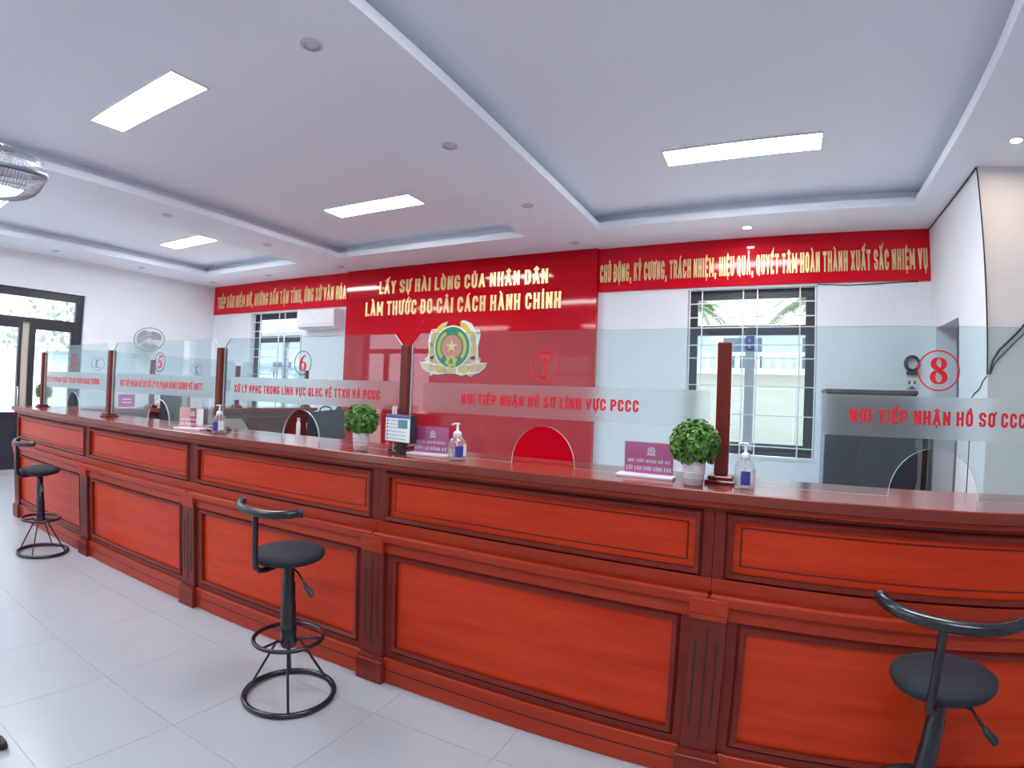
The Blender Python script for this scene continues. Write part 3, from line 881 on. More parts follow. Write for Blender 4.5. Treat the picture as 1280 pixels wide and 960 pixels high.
def side_screen(ya, yb, num, yc, label):
    t = thing('glass_screen', (XS, (ya + yb) / 2, HC), label, 'glass screen', 'glass screens on the side counter')
    a, b = ya + .032, yb - .032
    ch = .06; zb = HC + .0005
    o = [(a, zb), (b, zb), (b, ZGLASS - ch), (b - ch, ZGLASS), (a + ch, ZGLASS), (a, ZGLASS - ch)]
    m = MB(); n = len(o)
    vs = [(XS - .005, *p) for p in o] + [(XS + .005, *p) for p in o]
    m.add(vs, [list(range(n))[::-1], list(range(n, 2 * n))]); m.mi = 1
    m.add(vs, [(i, (i + 1) % n, n + (i + 1) % n, n + i) for i in range(n)])
    build('pane', m, ['screen_glass', 'glass_edge'], t)
    build('frosted_band', MB().box(XS - .009, XS - .006, a + .1, b - .05, 1.332, 1.481), 'frosted_film', t)
    P3 = lambda s, tt, d: (XS - .0055 - d, yc - s, 1.59 + tt)
    m = MB(); text_quads(m, [[(p[0] * .098, p[1] * .098) for p in q] for q in digit(num)], P3, 0, .0006); build('number', m, 'letter_dark', t)
    m = MB(); text_quads(m, ring_quads(.070, .006), P3, 0, .0006); build('number_ring', m, 'letter_dark', t)
side_screen(YG + .05, 1.43, '3', .80, 'nearest side counter glass screen, showing a mirrored number 3')
side_screen(1.43, 2.59, '2', 2.00, 'middle side counter glass screen with a mirrored number 2')
side_screen(2.59, 3.78, '1', 3.18, 'farthest side counter glass screen, by the back window, with mirrored number 1')

# ------------------------------------------------------------------ bar stools (built at the origin, backrest towards -y)
def make_stool():
    r = thing('bar_stool', (0, 0, 0), '', 'stool', 'black swivel stools at the counter')
    build('base_ring', MB().tube([(.205 * math.cos(a * 2 * PI / 40), .205 * math.sin(a * 2 * PI / 40), .013) for a in range(40)], .013, 8, True), 'black_metal', r)
    for k in range(4):
        a = PI / 4 + k * PI / 2
        build('leg', MB().tube([(.05 * math.cos(a), .05 * math.sin(a), .27), (.198 * math.cos(a), .198 * math.sin(a), .018)], .006, 6), 'black_metal', r)
    build('foot_ring', MB().tube([(.155 * math.cos(a * 2 * PI / 36), .155 * math.sin(a * 2 * PI / 36), .285) for a in range(36)], .010, 8, True), 'black_metal', r)
    for k in range(3):
        a = 2 * PI * k / 3 + .5
        build('ring_spoke', MB().tube([(.03 * math.cos(a), .03 * math.sin(a), .265), (.06 * math.cos(a), .06 * math.sin(a), .285), (.150 * math.cos(a), .150 * math.sin(a), .285)], .006, 6), 'black_metal', r)
    c = build('gas_column', MB().lathe([(.030, .24), (.036, .25), (.036, .36), (.034, .365), (.034, .45), (.031, .455), (.031, .54), (.026, .545), (.026, .645)], seg=18), 'black_metal', r)
    build('seat_plate', MB().lathe([(.03, .632), (.085, .636), (.085, .646), (.02, .65)], seg=18), 'black_plastic', c)
    build('seat', MB().lathe([(.02, .648), (.13, .650), (.150, .658), (.160, .674), (.158, .688), (.140, .700), (.09, .709), (.0, .712)], seg=32), 'black_fabric', r)
    build('back_bracket', MB().tube([(0, -.06, .640), (0, -.13, .636), (0, -.165, .640), (0, -.185, .66), (0, -.188, .70), (0, -.188, .885)], .0125, 6), 'black_metal', r)
    bp = []
    for k in range(17):
        s = -1 + k / 8
        bp.append((.182 * math.sin(s * 1.15) / math.sin(1.15) , -.188 + .072 * (s * s) ** 1.1, .897 + .012 * s * s))
    bk = build('backrest', MB().tube(bp, .0185, 10), 'black_metal', r)
    for e in (0, -1):
        d = (Vector(bp[e]) - Vector(bp[1 if e == 0 else -2])).normalized()
        build('end_cap', MB().tube([Vector(bp[e]) - d * .004, Vector(bp[e]) + d * .012], .0195, 10), 'black_plastic', bk)
    lv = build('height_lever', MB().tube([(.03, -.03, .635), (.10, -.04, .62), (.15, -.045, .575)], .005, 6), 'black_metal', r)
    build('lever_grip', MB().tube([(.145, -.044, .58), (.165, -.047, .562), (.19, -.05, .548), (.20, -.052, .538)], [.008, .012, .014, .010], 8), 'black_plastic', lv)
    return r
st = make_stool()
spots = [((-1.76, -.31), 0.03, 'black swivel stool standing in the middle, in front of screen number 6'),
         ((.716, -.262), -.42, 'black swivel stool nearest the camera at the right edge, base cut off'),
         ((-4.915, -.234), 0.02, 'small far black swivel stool at the left end of the counter')]
for k, ((x, y), rz, lab) in enumerate(spots):
    o = st if k == 0 else copy_tree(st)
    o.location = (x, y, 0.0005); o.rotation_euler = (0, 0, rz); o['label'] = lab

# ------------------------------------------------------------------ things on the worktop
random.seed(4)
def topiary(x, y, R, label, n=900):
    t = thing('topiary_plant', (x, y, HC), label, 'plant', 'potted topiary balls')
    pot = MB().lathe([(.030, 0), (.036, .003), (.044, .09), (.046, .094), (.042, .094), (.040, .085)], (x, y, HC), 24)
    po = build('pot', pot, 'pot_white', t)
    for z in (.03, .05, .07):
        rr = .036 + (z) * .09 + .0006
        build('pot_rib', MB().tube([(x + rr * math.cos(a * PI / 12), y + rr * math.sin(a * PI / 12), HC + z) for a in range(24)], .0012, 5, True), 'pot_white', po)
    build('stem', MB().lathe([(.04, .08), (.012, .085), (.010, .13)], (x, y, HC), 10), 'leaf_dark', t)
    cz = HC + .155
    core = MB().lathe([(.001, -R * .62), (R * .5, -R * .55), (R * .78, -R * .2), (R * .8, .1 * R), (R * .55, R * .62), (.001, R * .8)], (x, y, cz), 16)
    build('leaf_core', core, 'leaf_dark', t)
    m = MB()
    for k in range(n):
        u = 1 - 1.78 * (k + .5) / n; a = k * 2.39996
        s = math.sqrt(max(0, 1 - u * u))
        d = Vector((s * math.cos(a), s * math.sin(a), u * .92)).normalized()
        c = Vector((x, y, cz)) + d * R * random.uniform(.80, 1.0)
        nrm = (d + Vector((random.uniform(-.7, .7), random.uniform(-.7, .7), random.uniform(-.2, .9)))).normalized()
        tu = nrm.cross(Vector((random.uniform(-1, 1), random.uniform(-1, 1), random.uniform(-1, 1)))).normalized(); tv = nrm.cross(tu)
        L = random.uniform(.0085, .0125); Wd = L * .62
        p = [c - tu * L, c - tu * L * .2 + tv * Wd + nrm * .003, c + tu * L * .65 + tv * Wd * .8 + nrm * .002, c + tu * L, c + tu * L * .65 - tv * Wd * .8 + nrm * .002, c - tu * L * .2 - tv * Wd + nrm * .003]
        m.add(p, [(0, 1, 2, 3), (0, 3, 4, 5)])
    f = build('foliage', m, 'leaf', t); f['kind'] = 'stuff'
topiary(-.088, .105, .094, 'round green topiary ball in a white pot beside the post of screens 7 and 8')
topiary(-1.722, .10, .086, 'round green topiary ball in a white pot left of the small tablet')
topiary(-6.37, .30, .090, 'small far topiary ball in a pot at the left end post', 400)

def sanitizer(x, y, H, R, ang, label):
    t = thing('pump_bottle', (x, y, HC), label, 'bottle', 'hand sanitizer pump bottles')
    h = H * .62
    build('body', MB().lathe([(R * .55, .0), (R * .96, .002), (R, .008), (R, h * .60), (R * .93, h * .78), (R * .70, h * .92), (R * .36, h), (R * .34, h + .004)], (x, y, HC), 24), 'bottle_clear', t)
    build('gel', MB().lathe([(R * .5, .004), (R * .9, .006), (R * .92, h * .48), (R * .02, h * .485)], (x, y, HC), 20), 'bottle_clear', t)
    build('dip_tube', MB().tube([(x, y, HC + .01), (x, y, HC + h)], .0022, 6), 'white_plastic', t)
    cap = MB().lathe([(R * .42, h), (R * .46, h + .003), (R * .46, h + .016), (R * .36, h + .022), (R * .15, h + .026), (R * .13, H - .012)], (x, y, HC), 16)
    pc = build('pump_cap', cap, 'white_plastic', t)
    nz = MB().box(x - .008, x + .010, y - .006, y + .006, HC + H - .014, HC + H - .004, c=.002).tube([(x, y, HC + H - .008), (x - .018, y, HC + H - .008), (x - .027, y, HC + H - .014)], .0035, 6)
    nz.rotz(ang, (x, y))
    build('nozzle', nz, 'white_plastic', pc)
    lb = MB(); n = 8
    a0 = ang + math.radians(-120); 
    for zz0, zz1, aa0, aa1, nm, mt in ((h * .16, h * .62, a0, a0 + .9, 'label', 'label_blue'), (h * .20, h * .70, a0 + .95, a0 + 1.7, 'label', 'label_white')):
        m = MB(); vs = []
        for i in range(n + 1):
            a = aa0 + (aa1 - aa0) * i / n
            for zz in (zz0, zz1): vs.append((x + (R + .0006) * math.cos(a), y + (R + .0006) * math.sin(a), HC + zz))
        m.add(vs, [(2 * i, 2 * i + 2, 2 * i + 3, 2 * i + 1) for i in range(n)]); build(nm, m, mt, t)
sanitizer(.093, .135, .175, .037, .2, 'clear pump bottle of sanitizer right of the large topiary ball')
sanitizer(-1.155, .125, .178, .043, 0.9, 'clear pump bottle of sanitizer beside the magenta sign below screen 7')
sanitizer(-2.94, .125, .185, .045, 0.4, 'clear pump bottle of sanitizer at the post between screens 5 and 6')

def desk_sign(x0, x1, y, rz, label, mt, l1, l2, h=.142, stripe=False):
    xm = (x0 + x1) / 2
    t = thing('desk_sign', (xm, y, HC), label, 'sign', 'acrylic desk signs on the counter')
    w = x1 - x0
    def R(m): return m.rotz(rz, (xm, y))
    build('base', R(MB().box(x0 - .025, x1 + .005, y - .035, y + .035, HC, HC + .012, c=.002)), 'acrylic_clear', t)
    c = build('card', R(MB().box(x0, x1, y - .001, y + .001, HC + .016, HC + h)), mt, t)
    if stripe: build('white_stripe', R(MB().box(x1 - .055, x1, y - .0016, y - .001, HC + .04, HC + h)), 'label_white', c)
    build('sheet', R(MB().box(x0 - .004, x1 + .004, y - .005, y - .0035, HC + .012, HC + h + .004)), 'acrylic_sheet', t)
    m = MB(); q = ring_quads(.013, .006, 18) + [[(-.006, -.006), (.006, -.006), (.006, .006), (-.006, .006)]] + [[(-.02, -.018), (.02, -.018), (.016, -.012), (-.016, -.012)]]
    text_quads(m, q, side_x(xm + .01, y - .001, HC + h * .76), 0, .0005); build('badge', R(m), 'sign_text', c)
    for s, z, hh, k in ((l1, h * .42, .013, .86), (l2, h * .20, .016, .92)):
        m = MB()
        for ch, q in glyphs(s, w * k, hh): text_quads(m, q, side_x(xm - w * k / 2, y - .001, HC + z), 0, .0005)
        build('lettering', R(m), 'sign_text', c)
desk_sign(-.376, -.178, .185, -.02, 'magenta desk sign left of the large topiary ball on a clear acrylic stand', 'sign_magenta', 'NƠI TIẾP NHẬN HỒ SƠ', 'CẤP CĂN CƯỚC CÔNG DÂN')
desk_sign(-1.438, -1.238, .175, .02, 'magenta desk sign right of the small tablet on a clear acrylic stand', 'sign_magenta', 'NƠI TIẾP NHẬN HỒ SƠ SỐ 1', 'CẤP LẠI ĐĂNG KÝ')
desk_sign(-3.36, -3.17, .135, .30, 'red and white desk sign left of the post of screens 5 and 6', 'sign_red', 'NƠI TIẾP NHẬN HỒ SƠ', 'XỬ LÝ HÀNH CHÍNH', stripe=True)
def far_sign(x, y0, y1):
    t = thing('desk_sign', (x, (y0 + y1) / 2, HC), 'pink desk sign standing on the side counter behind screen 5', 'sign', 'acrylic desk signs on the counter')
    build('base', MB().box(x - .03, x + .03, y0, y1, HC, HC + .012), 'acrylic_clear', t)
    build('card', MB().box(x - .002, x + .002, y0, y1, HC + .012, HC + .15), 'sign_magenta', t)
    for z in (.09, .055): build('lettering', MB().box(x + .002, x + .003, y0 + .04, y1 - .04, HC + z, HC + z + .012), 'sign_text', t)
far_sign(-6.09, .99, 1.175)

# small tablet on the post
tx0, tx1, ty, tz0, tz1 = -1.597, -1.418, .125, 1.18, 1.310
xm = (tx0 + tx1) / 2
tb = thing('info_tablet', (xm, ty, HC), 'small black framed tablet showing a white list, in front of the wooden post', 'tablet')
rz = -.18
def RT(m): return m.rotz(rz, (xm, ty))
build('housing', RT(MB().box(tx0 - .004, tx1 + .010, ty, ty + .035, tz0 - .005, tz1 + .004, c=.003)), 'black_plastic', tb)
sc_ = build('display', RT(MB().box(tx0, tx1, ty - .002, ty - .0002, tz0, tz1)), 'screen_white', tb)
build('header_bar', RT(MB().box(tx0, tx1, ty - .003, ty - .002, tz1 - .014, tz1)), 'screen_purple', sc_)
build('picture', RT(MB().box(tx0 + .095, tx1 - .016, ty - .003, ty - .002, tz0 + .068, tz1 - .020)), 'screen_teal', sc_)
for k in range(6):
    z = tz1 - .026 - k * .018
    m = MB().poly(arc(tx0 + .015, z, .005, .005, 0, 330, 11), 'y', ty - .003, ty - .002); build('bullet', RT(m), 'screen_ink', sc_)
    b = tx0 + (.085 if k < 2 else .15)
    build('text_line', RT(MB().box(tx0 + .03, b, ty - .003, ty - .002, z - .0018, z + .0012)), 'grey_plastic', sc_)
build('stand', RT(MB().box(xm - .03, xm + .03, ty + .020, ty + .034, HC, tz0 + .02).box(xm - .045, xm + .045, ty - .02, ty + .045, HC, HC + .008)), 'black_plastic', tb)
for dx in (-.055, -.035):
    build('plug', RT(MB().tube([(xm + dx, ty + .015, tz1), (xm + dx, ty + .015, tz1 + .03), (xm + dx + .003, ty + .02, tz1 + .045)], .0055, 8)), 'white_plastic', tb)
build('cable', RT(MB().tube([(xm - .05, ty + .02, tz0), (xm - .052, ty + .02, tz0 - .03), (xm - .04, ty + .01, HC + .012), (xm - .02, ty + .02, HC + .004)], .003, 6)), 'white_plastic', tb)

# ------------------------------------------------------------------ ceiling lamps
LIGHTS = [((-.075, 2.45), 'lit ceiling panel in the right tray above the long slogan'), ((-3.875, 2.48), 'lit ceiling panel in the middle tray nearest the red wall'),
          ((-3.875, -.09), 'large bright ceiling panel in the middle tray nearest the camera'), ((-7.33, 2.48), 'small lit ceiling panel in the far left tray nearest the left banner'),
          ((-7.30, -.09), 'lit ceiling panel at the left picture edge behind the ceiling fan'), ((-.075, -.09), 'lit ceiling panel in the right tray above the camera'),
          ((-7.30, -2.63), 'lit ceiling panel of the front row, left'), ((-3.875, -2.63), 'lit ceiling panel of the front row, middle'), ((-.075, -2.63), 'lit ceiling panel of the front row, right')]
for (x, y), lab in LIGHTS:
    t = thing('ceiling_light', (x, y, ZT - .02), lab, 'ceiling light', 'rectangular ceiling panels')
    ZT = ZTRAY + .035 if y > -1 else ZC
    f = MB().box(x - .612, x + .612, y - .152, y - .140, ZT - .014, ZT - .0005).box(x - .612, x + .612, y + .140, y + .152, ZT - .014, ZT - .0005).box(x - .612, x - .600, y - .140, y + .140, ZT - .014, ZT - .0005).box(x + .600, x + .612, y - .140, y + .140, ZT - .014, ZT - .0005)
    build('frame', f, 'white_plastic', t)
    build('diffuser', MB().box(x - .600, x + .600, y - .140, y + .140, ZT - .010, ZT - .001), 'led', t)
ordn = ['first', 'second', 'third', 'fourth']
DL = []
for x, strip in ((-2.06, 'between the right and middle ceiling trays'), (-5.86, 'between the middle and left ceiling trays'), (-9.1, 'beside the left wall')):
    for k, y in enumerate((4.03, 2.67, 1.28, -.10)):
        DL.append((x, y, None, 'unlit round downlight %s, %s from the banners' % (strip, ordn[k])))
DL += [(-7.53, 4.03, None, 'unlit round downlight above the left slogan banner'), (-.11, 4.0, 'lamp_cool', 'lit round downlight above the right slogan banner'), (1.87, 2.19, 'lamp_warm', 'warm lit round downlight at the right picture edge')]
for x, y, lit, lab in DL:
    t = thing('downlight', (x, y, ZC - .01), lab, 'downlight', 'round ceiling downlights')
    build('trim_ring', MB().lathe([(.044, -.0005), (.062, -.0005), (.062, -.005), (.054, -.010), (.044, -.008)], (x, y, ZC), 24, cap=False), 'downlight_grey' if not lit else 'white_plastic', t)
    build('lens', MB().lathe([(.001, -.001), (.044, -.001), (.044, -.005), (.001, -.006)], (x, y, ZC), 20, cap=False), lit or 'downlight_grey', t)

# ------------------------------------------------------------------ fans
PROF = [(1, 0), (.99, .22), (.955, .45), (.89, .66), (.78, .82), (.60, .94), (.40, .99), (.18, 1.0)]
def fan_head(parent, R, depth, M, blade_mat, cage_mat, rim_mat, wires=28, rear=.6):
    def add(name, m, mt): build(name, m.xf(M), mt, parent)
    add('rim', MB().tube([(R * math.cos(a * 2 * PI / 36), R * math.sin(a * 2 * PI / 36), 0) for a in range(36)], .010, 6, True), rim_mat)
    for sgn, dd, nm in ((1, depth, 'front_guard'), (-1, depth * rear, 'rear_guard')):
        g = MB()
        for k in range(wires):
            a = 2 * PI * k / wires
            g.tube([(R * rr * math.cos(a), R * rr * math.sin(a), sgn * dd * dz) for rr, dz in PROF], .0016, 4)
        for rr, dz in (PROF[2], PROF[5]):
            g.tube([(R * rr * math.cos(a * PI / 12), R * rr * math.sin(a * PI / 12), sgn * dd * dz) for a in range(24)], .002, 4, True)
        add(nm, g, cage_mat)
    add('guard_badge', MB().lathe([(.001, depth + .006), (R * .2, depth + .003), (R * .2, depth - .006), (.001, depth - .008)], seg=18, cap=False), cage_mat)
    for k in range(3):
        a0 = 2 * PI * k / 3; vs = []
        for i in range(9):
            a = a0 + i * .2 - .1
            r1 = R * (.86 - .02 * abs(i - 4)); tw = .03 * (i - 4) / 4
            vs += [(.16 * R * math.cos(a0 + .5 + (i - 4) * .12), .16 * R * math.sin(a0 + .5 + (i - 4) * .12), tw * .5), (r1 * math.cos(a), r1 * math.sin(a), tw)]
        b = MB().add(vs + [(x, y, z + .002) for x, y, z in vs], [(2 * i, 2 * i + 1, 2 * i + 3, 2 * i + 2) for i in range(8)] + [(18 + 2 * i + 2, 18 + 2 * i + 3, 18 + 2 * i + 1, 18 + 2 * i) for i in range(8)], True)
        add('blade', b, blade_mat)
    add('hub', MB().lathe([(.001, .03), (.03, .028), (.04, .0), (.04, -.03)], seg=16), blade_mat)
    add('motor', MB().lathe([(.05, -depth * rear + .005), (.065, -depth * rear - .02), (.06, -depth * rear - .10), (.03, -depth * rear - .13), (.001, -depth * rear - .135)], seg=18), rim_mat)
# orbit fan hanging from the ceiling strip at the top left
fc = Vector((-2.46, -1.475, 2.245))
fa = Vector((-.21, .05, -.95)).normalized()        # blowing down, tipped a little
M1 = Matrix.Translation(fc) @ fa.to_track_quat('Z', 'Y').to_matrix().to_4x4()
cf = thing('ceiling_fan', (fc.x - .4, fc.y - .35, ZC), 'grey caged orbit fan hanging at the upper left picture edge', 'fan')
fan_head(cf, .31, .125, M1, 'grey_plastic', 'chrome', 'blue_grey_metal', 110, rear=.75)
mt = M1 @ Vector((0, 0, -.19))
build('drop_rod', MB().tube([mt, (mt.x, mt.y, mt.z + .04), (mt.x - .30, mt.y - .25, mt.z + .16), (mt.x - .40, mt.y - .35, ZC - .05)], .014, 8), 'white_plastic', cf)
build('canopy', MB().lathe([(.02, -.07), (.06, -.05), (.07, -.001)], (mt.x - .40, mt.y - .35, ZC), 18), 'white_plastic', cf)
# white wall fan on the left wall
fc = Vector((-9.20, 2.95, 2.12))
fa = Vector((.62, -.25, -.55)).normalized()
M2 = Matrix.Translation(fc) @ fa.to_track_quat('Z', 'Y').to_matrix().to_4x4()
wf = thing('wall_fan', (XL, 2.95, 1.9), 'white caged wall fan on the left wall above screen 5', 'fan')
fan_head(wf, .24, .07, M2, 'grey_plastic', 'white_plastic', 'grey_plastic', 80)
mt = M2 @ Vector((0, 0, -.15))
build('bracket', MB().tube([mt, (mt.x - .02, mt.y, mt.z - .12), (XL + .08, 2.95, 1.95), (XL + .03, 2.95, 1.92)], .016, 8), 'white_plastic', wf)
build('wall_plate', MB().box(XL + .001, XL + .05, 2.89, 3.01, 1.80, 2.02, c=.006), 'white_plastic', wf)
build('pull_cord', MB().tube([(XL + .10, 2.95, 1.94), (XL + .105, 2.95, 1.70), (XL + .10, 2.95, 1.55)], .003, 5), 'white_plastic', wf)

# ------------------------------------------------------------------ air conditioner
ac = thing('air_conditioner', (-6.55, 4.3, 2.37), 'white split air conditioner on the wall below the left banner', 'air conditioner')
prof = [(YB - .001, 2.375), (4.25, 2.372), (4.205, 2.41), (4.20, 2.66), (4.215, 2.69), (YB - .001, 2.695)]
build('body', MB().poly(prof, 'x', -6.96, -6.115), 'white_plastic', ac)
build('front_panel', MB().box(-6.955, -6.12, 4.192, 4.203, 2.445, 2.672, c=.003), 'white_plastic', ac)
build('louver', MB().box(-6.91, -6.17, 4.205, 4.235, 2.388, 2.396), 'grey_plastic', ac)
build('indicator', MB().box(-6.6, -6.54, 4.190, 4.1925, 2.53, 2.536), 'grey_plastic', ac)

# ------------------------------------------------------------------ right end: cabinet, chair, socket, cables
cb = thing('steel_cabinet', (1.08, 4.17, 0), 'dark charcoal cabinet against the back wall behind screen 8', 'cabinet')
build('body', MB().box(.665, 1.485, 3.955, YB - .001, 0.0, 1.565), 'cabinet_dark', cb)
build('top', MB().box(.655, 1.495, 3.94, YB - .001, 1.565, 1.60, c=.004), 'brown_dark', cb)
build('side_panel', MB().box(.660, .665, 3.96, YB - .01, .02, 1.56), 'cabinet_sheen', cb)  # paler side face: reflected window light put into its colour
for a, b in ((.675, 1.07), (1.08, 1.475)):
    d = build('door', MB().box(a, b, 3.940, 3.955, .04, 1.55, c=.003), 'cabinet_dark', cb)
    build('handle', MB().box((b - .05 if a < .8 else a + .03), (b - .03 if a < .8 else a + .05), 3.925, 3.940, .8, .95), 'chrome', d)
oc = thing('office_chair', (1.18, 3.45, 0), 'black office chair with rounded back in front of the charcoal cabinet', 'chair')
bp = [(-.23, .62), (-.255, .80), (-.25, 1.02), (-.21, 1.17), (-.12, 1.235), (.12, 1.235), (.21, 1.17), (.25, 1.02), (.255, .80), (.23, .62), (.12, .57), (-.12, .57)]
build('backrest', MB().poly([(1.18 + p[0], p[1]) for p in bp], 'y', 3.60, 3.66), 'black_fabric', oc)
build('seat', MB().box(.93, 1.43, 3.16, 3.62, .44, .53, c=.03), 'black_fabric', oc)
build('back_support', MB().box(1.13, 1.23, 3.66, 3.68, .42, .8).box(1.13, 1.23, 3.4, 3.68, .40, .44), 'black_plastic', oc)
build('gas_column', MB().lathe([(.03, .09), (.03, .25), (.022, .25), (.022, .42)], (1.18, 3.42, 0), 14), 'black_metal', oc)
for k in range(5):
    a = k * 2 * PI / 5 + .3
    l = build('base_arm', MB().tube([(1.18, 3.42, .10), (1.18 + .28 * math.cos(a), 3.42 + .28 * math.sin(a), .07)], [.025, .015], 8), 'black_plastic', oc)
    build('caster', MB().tube([(1.18 + .28 * math.cos(a) - .02 * math.sin(a), 3.42 + .28 * math.sin(a) + .02 * math.cos(a), .028), (1.18 + .28 * math.cos(a) + .02 * math.sin(a), 3.42 + .28 * math.sin(a) - .02 * math.cos(a), .028)], .027, 12), 'black_plastic', l)
co = thing('cable_coil', (1.53, YB - .03, 1.76), 'dark coil of cable hung on the wall above the socket', 'cable')
cp = []
for k in range(90):
    a = k * 2 * PI / 18; r = .075 - .006 * (k // 18) % 5 * .8
    cp.append((1.53 + r * math.cos(a), YB - .012 - .006 * (k / 18), 1.89 + r * math.sin(a) * 1.1))
build('coil', MB().tube(cp, .007, 6), 'cable_black', co)
build('cable_tie', MB().box(1.475, 1.585, YB - .05, YB - .002, 1.775, 1.815, c=.008), 'cable_black', co)
so = thing('wall_socket', (1.53, YB - .01, 1.64), 'white double wall socket under the cable coil', 'socket')
build('plate', MB().box(1.475, 1.59, YB - .014, YB - .001, 1.635, 1.745, c=.003), 'white_plastic', so)
for dx in (-.026, .026):
    build('outlet', MB().box(1.532 + dx - .008, 1.532 + dx + .008, YB - .016, YB - .013, 1.68, 1.715), 'cable_edge' if 'cable_edge' in MATS else 'cabinet_dark', so)
build('plug', MB().box(1.51, 1.55, YB - .04, YB - .014, 1.638, 1.655, c=.003), 'black_plastic', so)
tag(build('dark_strip', MB().box(1.655, 1.705, YB - .03, YB - .002, 0, 1.13, c=.003), 'brown_dark'), 'narrow dark brown strip standing in the wall corner below the number 8', 'strip')  # narrow dark upright box in the wall corner
tag(build('wall_cable', MB().tube([(XR - .004, YB - .025, ZC - .008), (XR - .006, 3.6, ZC - .008), (XR - .006, YRET - .01, ZC - .008), (XR - .007, YRET - .027, ZC - .03), (XR - .007, YRET - .027, 2.6), (XR - .006, YRET - .027, 1.9), (XR - .007, YRET - .027, 1.70)], .006, 6), 'cable_black'), 'black cable running along the ceiling edge and down the wall corner', 'cable')
tag(build('wall_cable', MB().tube([(XR + .01, YRET - .03, 1.705), (XR + .03, YRET - .028, 1.80), (1.80, YRET - .028, 1.88), (1.93, YRET - .028, 2.00), (2.08, YRET - .028, 2.16), (2.3, YRET - .028, 2.30)], .008, 6), 'cable_black'), 'thick black cable rising to the right from the wall corner', 'cable')
tag(build('wall_cable', MB().tube([(XR + .012, YRET - .028, 1.70), (XR + .05, YRET - .028, 1.79), (1.85, YRET - .028, 1.87), (1.92, YRET - .028, 1.94), (2.02, YRET - .028, 2.03), (2.12, YRET - .028, 2.13), (2.3, YRET - .028, 2.24)], .005, 6), 'cable_black'), 'thin black cable rising to the right below the thick one', 'cable')
tag(build('wall_cable', MB().tube([(XR - .004, YRET - .008, 1.69), (XR - .004, 2.80, 1.66), (XR - .004, 2.88, 1.60), (XR - .004, 3.00, 1.57), (XR - .004, 3.12, 1.52), (XR - .004, 3.10, 1.2), (XR - .004, 3.10, .4), (XR - .004, 3.10, .1)], .004, 6), 'cable_black'), 'thin black wire hanging down the wall below the number 8 screen edge', 'cable')
tag(build('wall_cable', MB().tube([(.60, YB - .006, ZBAN - .012), (.9, YB - .006, ZBAN - .03), (1.2, YB - .006, ZBAN - .022), (1.55, YB - .006, ZBAN - .006), (1.6, YB - .006, ZBAN - .006)], .005, 6), 'cable_black'), 'thin black cable sagging under the right banner', 'cable')

# ------------------------------------------------------------------ inside the counters
dk = thing('desk', (-4.5, 2.6, 0), 'brown desk under the black bag behind screen 6', 'desk')
build('desk_top', MB().box(-5.25, -4.0, 2.25, 3.0, .735, .765, c=.004), 'desk_wood', dk)
for x in (-5.2, -4.08): build('side_panel', MB().box(x, x + .03, 2.30, 2.95, 0, .735), 'desk_wood', dk)
build('back_panel', MB().box(-5.17, -4.08, 2.9, 2.92, .25, .735), 'desk_wood', dk)
bgx, bgy = -4.52, 2.58
bgt = thing('bag', (bgx, bgy, .766), 'black soft bag with handles standing behind screen 6', 'bag')
bo_ = [(-.20, 0), (-.215, .10), (-.20, .30), (-.17, .37), (.02, .40), (.10, .405), (.13, .46), (.16, .44), (.20, .34), (.215, .12), (.19, 0)]
m = MB().poly(bo_, 'y', -.09, .09); m.rotz(.72); m.v = [(x + bgx, y + bgy, z + .766) for x, y, z in m.v]
build('body', m, 'black_fabric', bgt)
m = MB().tube([(-.08, 0, .37), (-.07, 0, .42), (-.02, 0, .445), (.04, 0, .43), (.06, 0, .39)], .010, 6); m.rotz(.72); m.v = [(x + bgx, y + bgy, z + .766) for x, y, z in m.v]
build('handle', m, 'black_fabric', bgt)
bt = thing('bottle', (-5.12, 2.70, .766), 'slim white bottle seen through the arch of screen 6', 'bottle')
build('body', MB().lathe([(.024, 0), (.026, .005), (.026, .20), (.018, .225), (.018, .24)], (-5.12, 2.70, .766), 16), 'white_plastic', bt)
build('cap', MB().lathe([(.020, .24), (.020, .27), (.004, .272)], (-5.12, 2.70, .766), 14), 'grey_plastic', bt)
pb = thing('carton', (-5.02, 2.86, .766), 'pale carton beside the bottle seen through the arch of screen 6', 'box')
build('body', MB().box(-5.1, -4.94, 2.80, 2.94, .766, .98, c=.003).rotz(.5, (-5.02, 2.87)), 'paper', pb)
build('flap', MB().box(-5.1, -4.94, 2.80, 2.87, .981, .984).rotz(.5, (-5.02, 2.87)), 'beige', pb)
def tray(y0, y1, lab):
    t = thing('document_tray', (-6.1, (y0 + y1) / 2, HC), lab, 'tray', 'white document trays')
    build('bottom', MB().box(-6.17, -6.02, y0, y1, HC, HC + .006).box(-6.17, -6.165, y0, y1, HC + .006, HC + .075).box(-6.025, -6.02, y0, y1, HC + .006, HC + .075), 'white_plastic', t)
    build('papers', MB().box(-6.155, -6.035, y0 + .01, y1 - .01, HC + .006, HC + .05), 'paper', t)
tray(1.47, 1.61, 'white document tray on the side counter, left of the white box')
tray(1.67, 1.82, 'white document tray on the side counter, touching the white box side')
wb = thing('carton', (-6.08, 1.9, HC), 'tall white box on the side counter behind the red desk sign', 'box')
build('body', MB().box(-6.14, -6.02, 1.84, 1.97, HC, HC + .165, c=.002), 'white_plastic', wb)
build('flap', MB().box(-6.14, -6.02, 1.845, 1.90, HC + .166, HC + .169), 'paper', wb)
mn = thing('monitor', (-5.45, 1.27, .74), 'dark computer monitor seen from behind through screen 5', 'monitor')
build('shell', MB().box(-5.48, -5.44, 1.12, 1.48, 1.02, 1.31, c=.01).rotz(.12, (-5.45, 1.3)), 'cabinet_dark', mn)
